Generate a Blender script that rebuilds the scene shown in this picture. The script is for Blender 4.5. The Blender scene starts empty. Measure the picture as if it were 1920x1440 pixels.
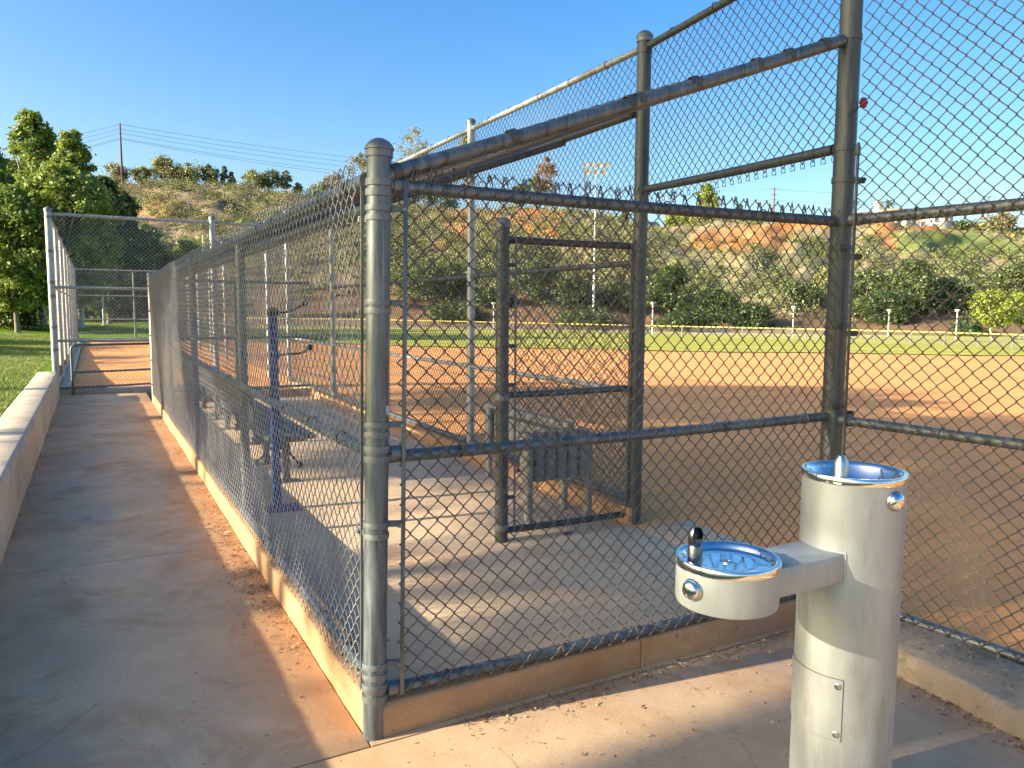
import bpy, bmesh, math, random
import numpy as np
from mathutils import Vector, Matrix

rng = np.random.default_rng(7)
random.seed(7)
scene = bpy.context.scene
COL = scene.collection

# ------------------------------------------------------------------ camera geometry (metres; X across the dugout, Y along it, Z up)
EYE = 1.56
F_PX = 1436.186
def _n(a):
    a = np.array(a, float); return a / np.linalg.norm(a)
_y = _n((172 - 960, 575 - 720., F_PX)); _x = _n((3600 - 960, 598 - 720., F_PX)); _z = np.cross(_x, _y); _z /= np.linalg.norm(_z)
ROT = np.stack([_x, _y, _z])
def ray(px, py): return ROT @ np.array([px - 960, py - 720., F_PX])
_d = ray(702, 1378); _c = -(_d * (-EYE / _d[2])); CAM = np.array([_c[0], _c[1], EYE])
FWD = _n([ROT[0, 2], ROT[1, 2], 0]); RGT = np.array([FWD[1], -FWD[0], 0])
def at(px, py, s):
    """point at horizontal distance s (along the view heading) in the direction of a pixel of the 1920x1440 photograph"""
    d = ray(px, py); return CAM + d * (s / (d @ FWD))
def hpos(px, s): # ground-plan position for a heading column
    p = at(px, 720, s); return p[0], p[1]
def plan(x, y): # inverse of hpos: -> px, s
    v0, v1 = x - CAM[0], y - CAM[1]
    s = v0 * FWD[0] + v1 * FWD[1]; l = v0 * RGT[0] + v1 * RGT[1]
    return s, l
_k0 = at(960, 720, 1.0) - CAM; _k1 = at(1960, 720, 1.0) - CAM
_l0 = _k0 @ RGT; _l1 = (_k1 @ RGT) - _l0
def px_of(s, l): return 960 + 1000 * (l / np.maximum(s, .5) - _l0) / _l1

cam_d = bpy.data.cameras.new('camera'); cam = bpy.data.objects.new('camera', cam_d); COL.objects.link(cam)
cam_d.sensor_width = 36; cam_d.lens = F_PX / 1920 * 36; cam_d.clip_start = .05; cam_d.clip_end = 5000
M = Matrix([[ROT[i, 0], -ROT[i, 1], -ROT[i, 2], CAM[i]] for i in range(3)] + [[0, 0, 0, 1]])
cam.matrix_world = M
scene.camera = cam

# ------------------------------------------------------------------ light
SUN_AZ, SUN_EL = math.radians(172.5), math.radians(20)
sun_dir = Vector((math.cos(SUN_AZ) * math.cos(SUN_EL), math.sin(SUN_AZ) * math.cos(SUN_EL), math.sin(SUN_EL)))
sl = bpy.data.lights.new('sun', 'SUN'); sl.energy = 5.0; sl.angle = math.radians(.55); sl.color = (1, .87, .66)
so = bpy.data.objects.new('sun', sl); COL.objects.link(so); so.rotation_euler = sun_dir.to_track_quat('Z', 'Y').to_euler(); so.location = (-30, 5, 30)
w = bpy.data.worlds.new('World'); scene.world = w; w.use_nodes = True
nt = w.node_tree; bg = nt.nodes['Background']
sky = nt.nodes.new('ShaderNodeTexSky'); sky.sky_type = 'NISHITA'; sky.sun_disc = False
sky.sun_elevation = SUN_EL; sky.sun_rotation = math.pi / 2 - SUN_AZ
sky.air_density = 1.0; sky.dust_density = 2.6; sky.ozone_density = 1.6; sky.altitude = 0
hs = nt.nodes.new('ShaderNodeHueSaturation'); hs.inputs['Saturation'].default_value = 1.47; hs.inputs['Hue'].default_value = .506
nt.links.new(sky.outputs[0], hs.inputs['Color']); nt.links.new(hs.outputs[0], bg.inputs['Color'])
bg.inputs['Strength'].default_value = .114
vs = scene.view_settings; vs.view_transform = 'Standard'; vs.look = 'None'; vs.gamma = 1; vs.exposure = 1.5
scene.render.engine = 'CYCLES'
scene.cycles.max_bounces = 6; scene.cycles.diffuse_bounces = 3; scene.cycles.glossy_bounces = 3; scene.cycles.transmission_bounces = 3
scene.cycles.use_denoising = True

# ------------------------------------------------------------------ materials
def newmat(name):
    m = bpy.data.materials.new(name); m.use_nodes = True
    return m, m.node_tree, m.node_tree.nodes, m.node_tree.links
def pos_noise(N, L, scale, detail=4, rough=.55, sx=1, sy=1, sz=1, dist=0):
    g = N.new('ShaderNodeNewGeometry'); mp = N.new('ShaderNodeMapping'); mp.inputs['Scale'].default_value = (sx, sy, sz)
    L.new(g.outputs['Position'], mp.inputs['Vector'])
    n = N.new('ShaderNodeTexNoise'); n.inputs['Scale'].default_value = scale; n.inputs['Detail'].default_value = detail
    n.inputs['Roughness'].default_value = rough; n.inputs['Distortion'].default_value = dist
    L.new(mp.outputs[0], n.inputs['Vector']); return n.outputs['Fac']
def ramp(N, L, src, stops):
    r = N.new('ShaderNodeValToRGB'); e = r.color_ramp.elements
    while len(e) > 1: e.remove(e[-1])
    e[0].position = stops[0][0]; e[0].color = (*stops[0][1], 1)
    for p, c in stops[1:]:
        q = e.new(p); q.color = (*c, 1)
    L.new(src, r.inputs[0]); return r.outputs[0]
def fr(N, L, src, a, b, lo=0., hi=1.):
    r = N.new('ShaderNodeMapRange'); r.inputs['From Min'].default_value = a; r.inputs['From Max'].default_value = b
    r.inputs['To Min'].default_value = lo; r.inputs['To Max'].default_value = hi; r.clamp = True
    L.new(src, r.inputs['Value']); return r.outputs[0]
def math_(N, L, op, a, b=None):
    m = N.new('ShaderNodeMath'); m.operation = op
    for i, v in enumerate((a, b)):
        if v is None: continue
        if isinstance(v, (int, float)): m.inputs[i].default_value = v
        else: L.new(v, m.inputs[i])
    return m.outputs[0]
def mix(N, L, fac, a, b, mode='MIX'):
    m = N.new('ShaderNodeMix'); m.data_type = 'RGBA'; m.blend_type = mode
    if isinstance(fac, (int, float)): m.inputs['Factor'].default_value = fac
    else: L.new(fac, m.inputs['Factor'])
    for k, v in ((6, a), (7, b)):
        if isinstance(v, tuple): m.inputs[k].default_value = (*v, 1)
        else: L.new(v, m.inputs[k])
    return m.outputs[2]
def bump(N, L, h, strength, dist=.01):
    b = N.new('ShaderNodeBump'); b.inputs['Strength'].default_value = strength; b.inputs['Distance'].default_value = dist
    L.new(h, b.inputs['Height']); return b.outputs[0]

def metal(name, col, metallic=.5, rough=.45, var=.35, streak=True, spots=0., rust=0.):
    m, t, N, L = newmat(name); b = N['Principled BSDF']
    n1 = pos_noise(N, L, 5, 5, .65, 6, 6, .7) if streak else pos_noise(N, L, 8, 5, .6)
    n2 = pos_noise(N, L, 60, 3, .6)
    dark = tuple(c * (1 - var) for c in col); lite = tuple(min(1, c * (1 + var * .7)) for c in col)
    c = ramp(N, L, n1, [(.32, dark), (.5, col), (.66, lite)])
    c = mix(N, L, fr(N, L, pos_noise(N, L, 26, 4, .7, 2.2, 2.2, .10), .56, .66, 0, .55 if streak else 0.), c, tuple(min(1, x * 2.1) for x in col))
    c = mix(N, L, fr(N, L, n2, .58, .72, 0, .35), c, tuple(x * .45 for x in col))
    if rust: c = mix(N, L, fr(N, L, pos_noise(N, L, 3, 6, .7), .55, .75, 0, rust), c, (.17, .085, .04))
    L.new(c, b.inputs['Base Color']); b.inputs['Metallic'].default_value = metallic
    L.new(fr(N, L, n1, .3, .7, rough - .1, rough + .15), b.inputs['Roughness'])
    L.new(bump(N, L, n2, .12, .002), b.inputs['Normal']); return m
def simple(name, col, rough=.6, metallic=0., var=.15, scale=6):
    m, t, N, L = newmat(name); b = N['Principled BSDF']
    n1 = pos_noise(N, L, scale, 5, .6)
    L.new(ramp(N, L, n1, [(.3, tuple(c * (1 - var) for c in col)), (.7, tuple(min(1, c * (1 + var)) for c in col))]), b.inputs['Base Color'])
    b.inputs['Metallic'].default_value = metallic; b.inputs['Roughness'].default_value = rough; return m

def concrete(name, base, dirt_amt=.5, kerb_x=None, grime=0., face=False):
    m, t, N, L = newmat(name); b = N['Principled BSDF']
    big = pos_noise(N, L, 1.1, 6, .6, dist=.4); mid = pos_noise(N, L, 6, 6, .65); fine = pos_noise(N, L, 140, 3, .6)
    d = tuple(c * .74 for c in base); l = tuple(min(1, c * 1.16) for c in base)
    c = ramp(N, L, big, [(.3, d), (.52, base), (.75, l)])
    c = mix(N, L, fr(N, L, mid, .35, .62, .42, 0), c, tuple(x * .70 for x in base))
    c = mix(N, L, fr(N, L, fine, .36, .6, .38, 0), c, tuple(x * .52 for x in base))
    c = mix(N, L, fr(N, L, pos_noise(N, L, 45, 5, .75), .56, .7, 0, .45), c, tuple(min(1, x * 1.35) for x in base))
    c = mix(N, L, fr(N, L, pos_noise(N, L, 24, 3, .5), .69, .73, 0, .6), c, (.10, .075, .05))
    c = mix(N, L, fr(N, L, pos_noise(N, L, .8, 5, .6, dist=1.), .56, .66, 0, .35), c, (.30, .30, .29))
    g2 = N.new('ShaderNodeNewGeometry'); vo = N.new('ShaderNodeTexVoronoi'); vo.feature = 'DISTANCE_TO_EDGE'; vo.inputs['Scale'].default_value = .42
    ad = N.new('ShaderNodeVectorMath'); ad.operation = 'ADD'; L.new(g2.outputs['Position'], ad.inputs[0])
    nv = N.new('ShaderNodeTexNoise'); nv.inputs['Scale'].default_value = 1.1; nv.inputs['Detail'].default_value = 3; L.new(g2.outputs['Position'], nv.inputs['Vector']); sc_ = N.new('ShaderNodeVectorMath'); sc_.operation = 'SCALE'; sc_.inputs['Scale'].default_value = .28; L.new(nv.outputs['Color'], sc_.inputs[0]); L.new(sc_.outputs[0], ad.inputs[1]); L.new(ad.outputs[0], vo.inputs['Vector'])
    crack = math_(N, L, 'MULTIPLY', fr(N, L, vo.outputs['Distance'], .0, .0035, 1, 0), fr(N, L, pos_noise(N, L, .6, 2, .5), .55, .62, 0, .5))
    c = mix(N, L, crack, c, (.09, .065, .045))
    dirt = (.40, .19, .075)
    m1 = fr(N, L, pos_noise(N, L, 1.7, 7, .68, dist=.6), .5, .72, 0, dirt_amt)
    c = mix(N, L, m1, c, dirt)
    if kerb_x is not None:
        g = N.new('ShaderNodeNewGeometry'); s = N.new('ShaderNodeSeparateXYZ'); L.new(g.outputs['Position'], s.inputs[0])
        dx = math_(N, L, 'ABSOLUTE', math_(N, L, 'SUBTRACT', s.outputs[0], kerb_x))
        edge = math_(N, L, 'ADD', dx, math_(N, L, 'MULTIPLY', math_(N, L, 'SUBTRACT', pos_noise(N, L, 2.3, 6, .7), .5), .75))
        c = mix(N, L, fr(N, L, edge, -.02, .30, .75, 0), c, (.46, .245, .105))
    if grime:
        c = mix(N, L, fr(N, L, pos_noise(N, L, 2.2, 6, .7, 1, 1, 2.5), .52, .66, 0, grime), c, (.10, .085, .055))
        c = mix(N, L, fr(N, L, pos_noise(N, L, 14, 4, .7, 1.5, 1.5, .25), .56, .72, 0, grime * .6), c, (.12, .10, .07))
    L.new(c, b.inputs['Base Color']); b.inputs['Roughness'].default_value = .88
    hh = math_(N, L, 'ADD', math_(N, L, 'MULTIPLY', fine, .35), mid)
    L.new(bump(N, L, hh, .45, .006), b.inputs['Normal']); return m

def dirt_mat(name, base):
    m, t, N, L = newmat(name); b = N['Principled BSDF']
    big = pos_noise(N, L, .35, 6, .6, dist=.5); rake = pos_noise(N, L, 1.6, 6, .65, .35, 2.6, 1, .4); fine = pos_noise(N, L, 60, 4, .7); peb = pos_noise(N, L, 7, 5, .7)
    c = ramp(N, L, big, [(.3, tuple(x * .8 for x in base)), (.55, base), (.75, tuple(x * 1.14 for x in base))])
    c = mix(N, L, fr(N, L, rake, .36, .6, .42, 0), c, tuple(x * .72 for x in base))
    c = mix(N, L, fr(N, L, pos_noise(N, L, 1.1, 5, .6, .10, 3.6, 1, .2), .5, .62, 0, .34), c, tuple(x * .74 for x in base))
    c = mix(N, L, fr(N, L, fine, .35, .62, .45, 0), c, tuple(x * .68 for x in base))
    c = mix(N, L, fr(N, L, peb, .52, .66, 0, .35), c, tuple(x * .72 for x in base))
    L.new(c, b.inputs['Base Color']); b.inputs['Roughness'].default_value = .95; b.inputs['Specular IOR Level'].default_value = .15
    h = math_(N, L, 'ADD', math_(N, L, 'MULTIPLY', fine, .3), math_(N, L, 'ADD', peb, math_(N, L, 'MULTIPLY', rake, 1.4)))
    L.new(bump(N, L, h, .38, .03), b.inputs['Normal']); return m
def grass_mat(name, a, bcol, dry, scale=3., stripe=0.):
    m, t, N, L = newmat(name); b = N['Principled BSDF']
    n1 = pos_noise(N, L, scale * .12, 5, .6); n2 = pos_noise(N, L, scale * 8, 4, .7)
    c = ramp(N, L, n1, [(.3, a), (.55, bcol), (.75, dry)])
    c = mix(N, L, fr(N, L, n2, .3, .7, .45, 0), c, tuple(x * .5 for x in a))
    if stripe:
        g = N.new('ShaderNodeNewGeometry'); wv = N.new('ShaderNodeTexWave'); wv.wave_profile = 'SIN'; wv.inputs['Scale'].default_value = .055; wv.inputs['Distortion'].default_value = .6
        mp = N.new('ShaderNodeMapping'); mp.inputs['Rotation'].default_value = (0, 0, math.radians(-61)); L.new(g.outputs['Position'], mp.inputs[0]); L.new(mp.outputs[0], wv.inputs[0])
        c = mix(N, L, fr(N, L, wv.outputs['Fac'], .4, .6, 0, stripe), c, tuple(x * .62 for x in a))
    L.new(c, b.inputs['Base Color']); b.inputs['Roughness'].default_value = .95; b.inputs['Specular IOR Level'].default_value = .05
    L.new(bump(N, L, n2, .2, .03), b.inputs['Normal']); return m
def leaf_mat(name, cols, trans=.35, rough=.5):
    m, t, N, L = newmat(name); N.remove(N['Principled BSDF']); out = N['Material Output']
    g = N.new('ShaderNodeNewGeometry')
    n = pos_noise(N, L, .45, 3, .5)
    v = math_(N, L, 'ADD', math_(N, L, 'MULTIPLY', g.outputs['Random Per Island'], .6), math_(N, L, 'MULTIPLY', n, .55))
    c = ramp(N, L, v, [(.2, cols[0]), (.55, cols[1]), (.9, cols[2])])
    d = N.new('ShaderNodeBsdfDiffuse'); tr = N.new('ShaderNodeBsdfTranslucent'); gl = N.new('ShaderNodeBsdfGlossy'); gl.inputs['Roughness'].default_value = rough
    gl.inputs['Color'].default_value = (.8, .85, .8, 1)
    L.new(c, d.inputs[0]); L.new(mix(N, L, .5, c, (.35, .42, .06), 'MIX') if trans > .2 else c, tr.inputs[0])
    mx = N.new('ShaderNodeMixShader'); mx.inputs[0].default_value = trans; L.new(d.outputs[0], mx.inputs[1]); L.new(tr.outputs[0], mx.inputs[2])
    m2 = N.new('ShaderNodeMixShader'); m2.inputs[0].default_value = .05; L.new(mx.outputs[0], m2.inputs[1]); L.new(gl.outputs[0], m2.inputs[2])
    L.new(m2.outputs[0], out.inputs['Surface']); return m
def attr_mat(name, rough=.9, fine=.35, scale=2.):
    m, t, N, L = newmat(name); b = N['Principled BSDF']
    a = N.new('ShaderNodeAttribute'); a.attribute_name = 'tint'
    n = pos_noise(N, L, scale, 6, .7)
    c = mix(N, L, fr(N, L, n, .3, .7, fine, 0), a.outputs['Color'], (.05, .045, .025))
    L.new(c, b.inputs['Base Color']); b.inputs['Roughness'].default_value = rough; b.inputs['Specular IOR Level'].default_value = .15; return m

MT = {
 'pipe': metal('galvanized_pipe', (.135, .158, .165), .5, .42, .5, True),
 'pipe_dull': metal('weathered_shaded_pipe', (.085, .095, .09), .45, .48, .4, True, rust=.3),  # weathered and rusty, with the shade on the near posts darkened into it
 'pipe_bright': metal('sunlit_pipe', (.37, .385, .37), .5, .45, .3, True),  # light galvanized, with the sunlight on the far posts lifted into the colour
 'band': metal('galvanized_band', (.19, .205, .20), .5, .5, .2, False),
 'wire': metal('shaded_rusty_wire', (.115, .10, .085), .4, .5, .2, False, rust=.4),  # rust brown, with the shade on the near meshes put into the tone
 'wire_grey': metal('sunlit_wire', (.37, .37, .36), .5, .45, .2, False, rust=.05),  # newer, less rusted wire; its sunlit grey is put into the base colour
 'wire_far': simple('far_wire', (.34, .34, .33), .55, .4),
 'conc_walk': concrete('walkway_concrete', (.72, .475, .27), .8, -.09),
 'conc_pad': concrete('pad_concrete', (.60, .42, .25), .5, -.09),
 'conc_floor': concrete('dugout_concrete', (.70, .50, .30), .5),
 'conc_kerb': concrete('kerb_concrete', (.57, .325, .15), .85, None, .18),
 'conc_kerb_old': concrete('old_kerb_concrete', (.44, .34, .21), .4, None, .75),
 'conc_wall': concrete('wall_concrete', (.64, .53, .385), .14, None, .28),
 'groove': simple('joint_grit', (.15, .10, .06), .95),
 'dirt': dirt_mat('infield_clay', (.95, .425, .15)),
 'outfield': grass_mat('outfield_turf', (.40, .41, .075), (.47, .46, .10), (.55, .50, .15), .5, .3),
 'lawn': grass_mat('lawn_turf', (.10, .21, .02), (.16, .27, .03), (.32, .31, .09), 2.5),
 'bark': simple('bark', (.20, .165, .12), .9, 0, .35, 9),
 'bark_pale': simple('pale_bark', (.42, .38, .31), .85, 0, .3, 7),
 'hill': attr_mat('hill_soil', .95, .5, .55),
 'scrub': None,
 'steel': None, 'chrome': None,
 'blue': metal('blue_paint', (.010, .045, .19), 0., .4, .3, False),
 'black': simple('black_rubber', (.015, .016, .02), .5),
 'grey_plastic': simple('grey_tube', (.27, .275, .245), .55, 0, .2, 12),
 'gap_shade': simple('panel_gap_shade', (.13, .085, .04), .9),  # dark tone painting the shade in the gap round the access panel
 'dark': simple('dark_void', (.02, .02, .02), .9),
 'bench': metal('bench_metal', (.11, .115, .11), .3, .5, .2, False),
 'yellow': simple('yellow_cap', (.72, .60, .10), .5),
 'white': simple('white_paint', (.52, .52, .50), .5, 0, .06),
 'lampwhite': simple('lamp_head', (.55, .55, .53), .4),
 'stucco': simple('cream_stucco', (.74, .70, .62), .85, 0, .05),
 'stucco2': simple('pale_stucco', (.66, .66, .64), .85, 0, .05),
 'tile': simple('tan_roof_tile', (.30, .215, .13), .85, 0, .2, 1.5),
 'tile2': simple('brown_roof_tile', (.22, .13, .085), .85, 0, .2, 1.5),
 'greyroof': simple('grey_roof', (.30, .31, .32), .85, 0, .15, 1.5),
 'glass': simple('window_glass', (.10, .12, .14), .12, 0, .2, 2),
 'rustpole': simple('treated_wood', (.15, .115, .09), .9, 0, .2, 4),
 'cable': simple('cable', (.09, .11, .14), .7),
 'red': simple('red_plastic', (.26, .018, .018), .45), 'foil': simple('blue_foil', (.16, .27, .42), .35, .3), 'litter': None,
 'orange': simple('orange_metal', (.55, .19, .05), .7),
}
def steel_mats():
    m, t, N, L = newmat('brushed_steel'); b = N['Principled BSDF']
    n1 = pos_noise(N, L, 3, 5, .6, 2, 2, .6); n2 = pos_noise(N, L, 90, 3, .6, 1, 1, .05)
    c = ramp(N, L, n1, [(.3, (.31, .345, .34)), (.5, (.41, .45, .435)), (.7, (.51, .54, .52))])
    c = mix(N, L, fr(N, L, pos_noise(N, L, 9, 6, .7, 1.6, 1.6, .35), .54, .72, 0, .42), c, (.20, .18, .14))
    L.new(c, b.inputs['Base Color']); b.inputs['Metallic'].default_value = .5
    L.new(fr(N, L, n1, .3, .7, .50, .66), b.inputs['Roughness']); L.new(bump(N, L, n2, .06, .002), b.inputs['Normal']); MT['steel'] = m
    m, t, N, L = newmat('polished_steel'); b = N['Principled BSDF']
    b.inputs['Base Color'].default_value = (.78, .78, .77, 1); b.inputs['Metallic'].default_value = 1
    n1 = pos_noise(N, L, 30, 4, .6); L.new(fr(N, L, n1, .3, .7, .02, .07), b.inputs['Roughness']); L.new(bump(N, L, n1, .02, .002), b.inputs['Normal']); MT['chrome'] = m
    MT['chrome_dark'] = metal('dark_chrome', (.20, .21, .22), 1., .2, .1, False)
    MT['chrome_dull'] = metal('satin_chrome', (.55, .55, .54), 1., .25, .1, False)
    m, t, N, L = newmat('scrub_leaf'); N.remove(N['Principled BSDF']); d = N.new('ShaderNodeBsdfDiffuse'); tr = N.new('ShaderNodeBsdfTranslucent'); mx = N.new('ShaderNodeMixShader')
    a = N.new('ShaderNodeAttribute'); a.attribute_name = 'tint'; L.new(a.outputs['Color'], d.inputs[0]); L.new(a.outputs['Color'], tr.inputs[0]); mx.inputs[0].default_value = .25
    L.new(d.outputs[0], mx.inputs[1]); L.new(tr.outputs[0], mx.inputs[2]); L.new(mx.outputs[0], N['Material Output'].inputs[0]); MT['scrub'] = m
    MT['litter'] = leaf_mat('dry_leaf', [(.12, .065, .025), (.28, .17, .075), (.5, .38, .22)], .1)
steel_mats()
LEAF = {
 'syc': leaf_mat('sycamore_leaf', [(.06, .13, .02), (.15, .235, .034), (.29, .34, .06)], .36),
 'dark': leaf_mat('dark_leaf', [(.018, .045, .014), (.035, .075, .02), (.07, .11, .03)], .25),
 'oak': leaf_mat('oak_leaf', [(0.046, 0.078, 0.028), (0.085, 0.124, 0.040), (0.155, 0.194, 0.070)], .22),
 'euc': leaf_mat('eucalyptus_leaf', [(0.112, 0.128, 0.072), (0.208, 0.208, 0.120), (0.384, 0.304, 0.176)], .25),
 'olive': leaf_mat('olive_leaf', [(.13, .15, .055), (.25, .26, .09), (.38, .36, .14)], .25),
 'lime': leaf_mat('lime_leaf', [(0.115, 0.184, 0.023), (0.218, 0.287, 0.034), (0.345, 0.391, 0.069)], .35),
 'blue': leaf_mat('bluegreen_leaf', [(0.060, 0.098, 0.075), (0.098, 0.150, 0.105), (0.165, 0.225, 0.150)], .2),
 'rust': leaf_mat('rusty_leaf', [(.16, .09, .06), (.28, .16, .11), (.36, .24, .17)], .25),
 'palm': leaf_mat('palm_leaf', [(.05, .08, .03), (.09, .12, .04), (.18, .17, .07)], .2),
}

# ------------------------------------------------------------------ mesh building
class MB:
    def __init__(s): s.v = []; s.f = []; s.n = 0; s.tint = []
    def add(s, v, faces):
        v = np.asarray(v, float).reshape(-1, 3); s.v.append(v)
        for F in (faces if isinstance(faces, list) else [faces]):
            F = np.atleast_2d(np.asarray(F, np.int64))
            if F.size: s.f.append(F + s.n)
        s.n += len(v); return s
    def tube(s, p0, p1, r0, r1=None, n=14, caps=True):
        return s.path([p0, p1], [r0, r0 if r1 is None else r1], n, caps)
    def path(s, pts, r, n=8, caps=True):
        P = np.asarray(pts, float); m = len(P); r = np.full(m, r, float) if np.isscalar(r) else np.asarray(r, float)
        T = np.zeros_like(P); T[1:-1] = P[2:] - P[:-2]; T[0] = P[1] - P[0]; T[-1] = P[-1] - P[-2]
        T /= np.linalg.norm(T, axis=1)[:, None] + 1e-12
        ref = np.array([0, 0, 1.]) if abs(T[0, 2]) < .9 else np.array([1., 0, 0])
        A = []; u = ref - T[0] * (ref @ T[0]); u /= np.linalg.norm(u)
        for i in range(m):
            u = u - T[i] * (u @ T[i]); u /= np.linalg.norm(u) + 1e-12; A.append(u)
        A = np.array(A); B = np.cross(T, A); a = np.arange(n) * 2 * np.pi / n
        V = P[:, None] + r[:, None, None] * (np.cos(a)[None, :, None] * A[:, None] + np.sin(a)[None, :, None] * B[:, None])
        i = np.arange(m - 1)[:, None] * n; j = np.arange(n)[None]; k = (j + 1) % n
        Q = np.stack([i + j, i + k, i + n + k, i + n + j], -1).reshape(-1, 4)
        fs = [Q]
        if caps:
            fs.append(np.arange(n)[::-1][None]); fs.append((np.arange(n) + (m - 1) * n)[None])
        return s.add(V.reshape(-1, 3), fs)
    def lathe(s, prof, c=(0, 0, 0), n=32, axis=None, a0=0, a1=2 * np.pi):
        prof = np.asarray(prof, float); closed = abs(a1 - a0 - 2 * np.pi) < 1e-6
        a = a0 + (a1 - a0) * np.arange(n) / (n if closed else n - 1); m = len(prof)
        V = np.stack([prof[:, None, 0] * np.cos(a), prof[:, None, 0] * np.sin(a), np.repeat(prof[:, 1][:, None], n, 1)], -1).reshape(-1, 3)
        if axis is not None:
            q = Vector((0, 0, 1)).rotation_difference(Vector(axis)).to_matrix(); V = V @ np.array(q).T
        V = V + np.asarray(c, float)
        i = np.arange(m - 1)[:, None] * n; j = np.arange(n if closed else n - 1)[None]; k = (j + 1) % n
        return s.add(V, np.stack([i + j, i + k, i + n + k, i + n + j], -1).reshape(-1, 4))
    def box(s, lo, hi, bev=0., rz=0., piv=None):
        bm = bmesh.new(); bmesh.ops.create_cube(bm, size=1)
        lo = np.array(lo, float); hi = np.array(hi, float)
        for v in bm.verts: v.co = Vector((np.array(v.co) * (hi - lo)))
        if bev: bmesh.ops.bevel(bm, geom=bm.edges[:], offset=bev, segments=2, affect='EDGES', profile=.5)
        bm.verts.index_update(); V = np.array([v.co[:] for v in bm.verts]) + (lo + hi) / 2
        if rz:
            pv = np.array(piv if piv is not None else (lo + hi) / 2); cs, sn = math.cos(rz), math.sin(rz); d = V - pv
            V = np.stack([d[:, 0] * cs - d[:, 1] * sn, d[:, 0] * sn + d[:, 1] * cs, d[:, 2]], -1) + pv
        byn = {}
        for f in bm.faces: byn.setdefault(len(f.verts), []).append([v.index for v in f.verts])
        bm.free(); return s.add(V, [np.array(x) for x in byn.values()])
    def grid(s, X, Y, Z):
        m, n = X.shape; i = np.arange(m - 1)[:, None] * n; j = np.arange(n - 1)[None]
        return s.add(np.stack([X, Y, Z], -1), np.stack([i + j, i + j + 1, i + n + j + 1, i + n + j], -1).reshape(-1, 4))
    def prism(s, poly, z0, z1): # plan polygon (counter-clockwise) extruded
        p = np.asarray(poly, float); n = len(p)
        V = np.concatenate([np.c_[p, np.full(n, z0)], np.c_[p, np.full(n, z1)]]); j = np.arange(n); k = (j + 1) % n
        return s.add(V, [np.stack([j, k, n + k, n + j], -1), np.arange(n)[::-1][None], (np.arange(n) + n)[None]])
    def build(s, name, mat, parent=None, loc=None, smooth=True, sharp=40):
        V = np.concatenate(s.v) if s.v else np.zeros((0, 3))
        off = np.array(loc, float) if loc is not None else (np.array(OFF[parent.name]) if parent else np.zeros(3))
        me = bpy.data.meshes.new(name); V = V - off
        me.vertices.add(len(V)); me.vertices.foreach_set('co', V.astype(np.float32).ravel())
        tot = np.concatenate([np.full(len(f), f.shape[1]) for f in s.f]).astype(np.int32); idx = np.concatenate([f.ravel() for f in s.f]).astype(np.int32)
        me.loops.add(len(idx)); me.loops.foreach_set('vertex_index', idx)
        me.polygons.add(len(tot)); st = np.zeros(len(tot), np.int32); st[1:] = np.cumsum(tot)[:-1]
        me.polygons.foreach_set('loop_start', st); me.polygons.foreach_set('loop_total', tot)
        me.update(calc_edges=True); me.validate()
        if smooth:
            me.polygons.foreach_set('use_smooth', np.ones(len(tot), bool))
            if sharp and len(V) < 200000: me.set_sharp_from_angle(angle=math.radians(sharp))
        if s.tint:
            a = me.color_attributes.new('tint', 'FLOAT_COLOR', 'POINT'); c = np.concatenate(s.tint); a.data.foreach_set('color', np.c_[c, np.ones(len(c))].astype(np.float32).ravel())
        if mat: me.materials.append(MT[mat] if isinstance(mat, str) else mat)
        o = bpy.data.objects.new(name, me); COL.objects.link(o)
        if parent: o.parent = parent; OFF[o.name] = OFF[parent.name]
        else: o.location = off; OFF[o.name] = tuple(off)
        return o
OFF = {}
def tag(o, label=None, cat=None, group=None, kind=None):
    if label: o['label'] = label
    if cat: o['category'] = cat
    if group: o['group'] = group
    if kind: o['kind'] = kind
    return o
def thing(name, label, cat, loc=(0, 0, 0), group=None):
    o = bpy.data.objects.new(name, None); COL.objects.link(o); o.location = loc; OFF[o.name] = tuple(loc)
    o.empty_display_size = .2
    return tag(o, label, cat, group)
def struct(o): return tag(o, kind='structure')
KIDS = {}
def copy_tree(o, parent=None):
    c = o.copy(); COL.objects.link(c); c.parent = parent; OFF[c.name] = OFF[o.name]
    for ch in [x for x in bpy.data.objects if x.parent == o]: copy_tree(ch, c)
    return c

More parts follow.
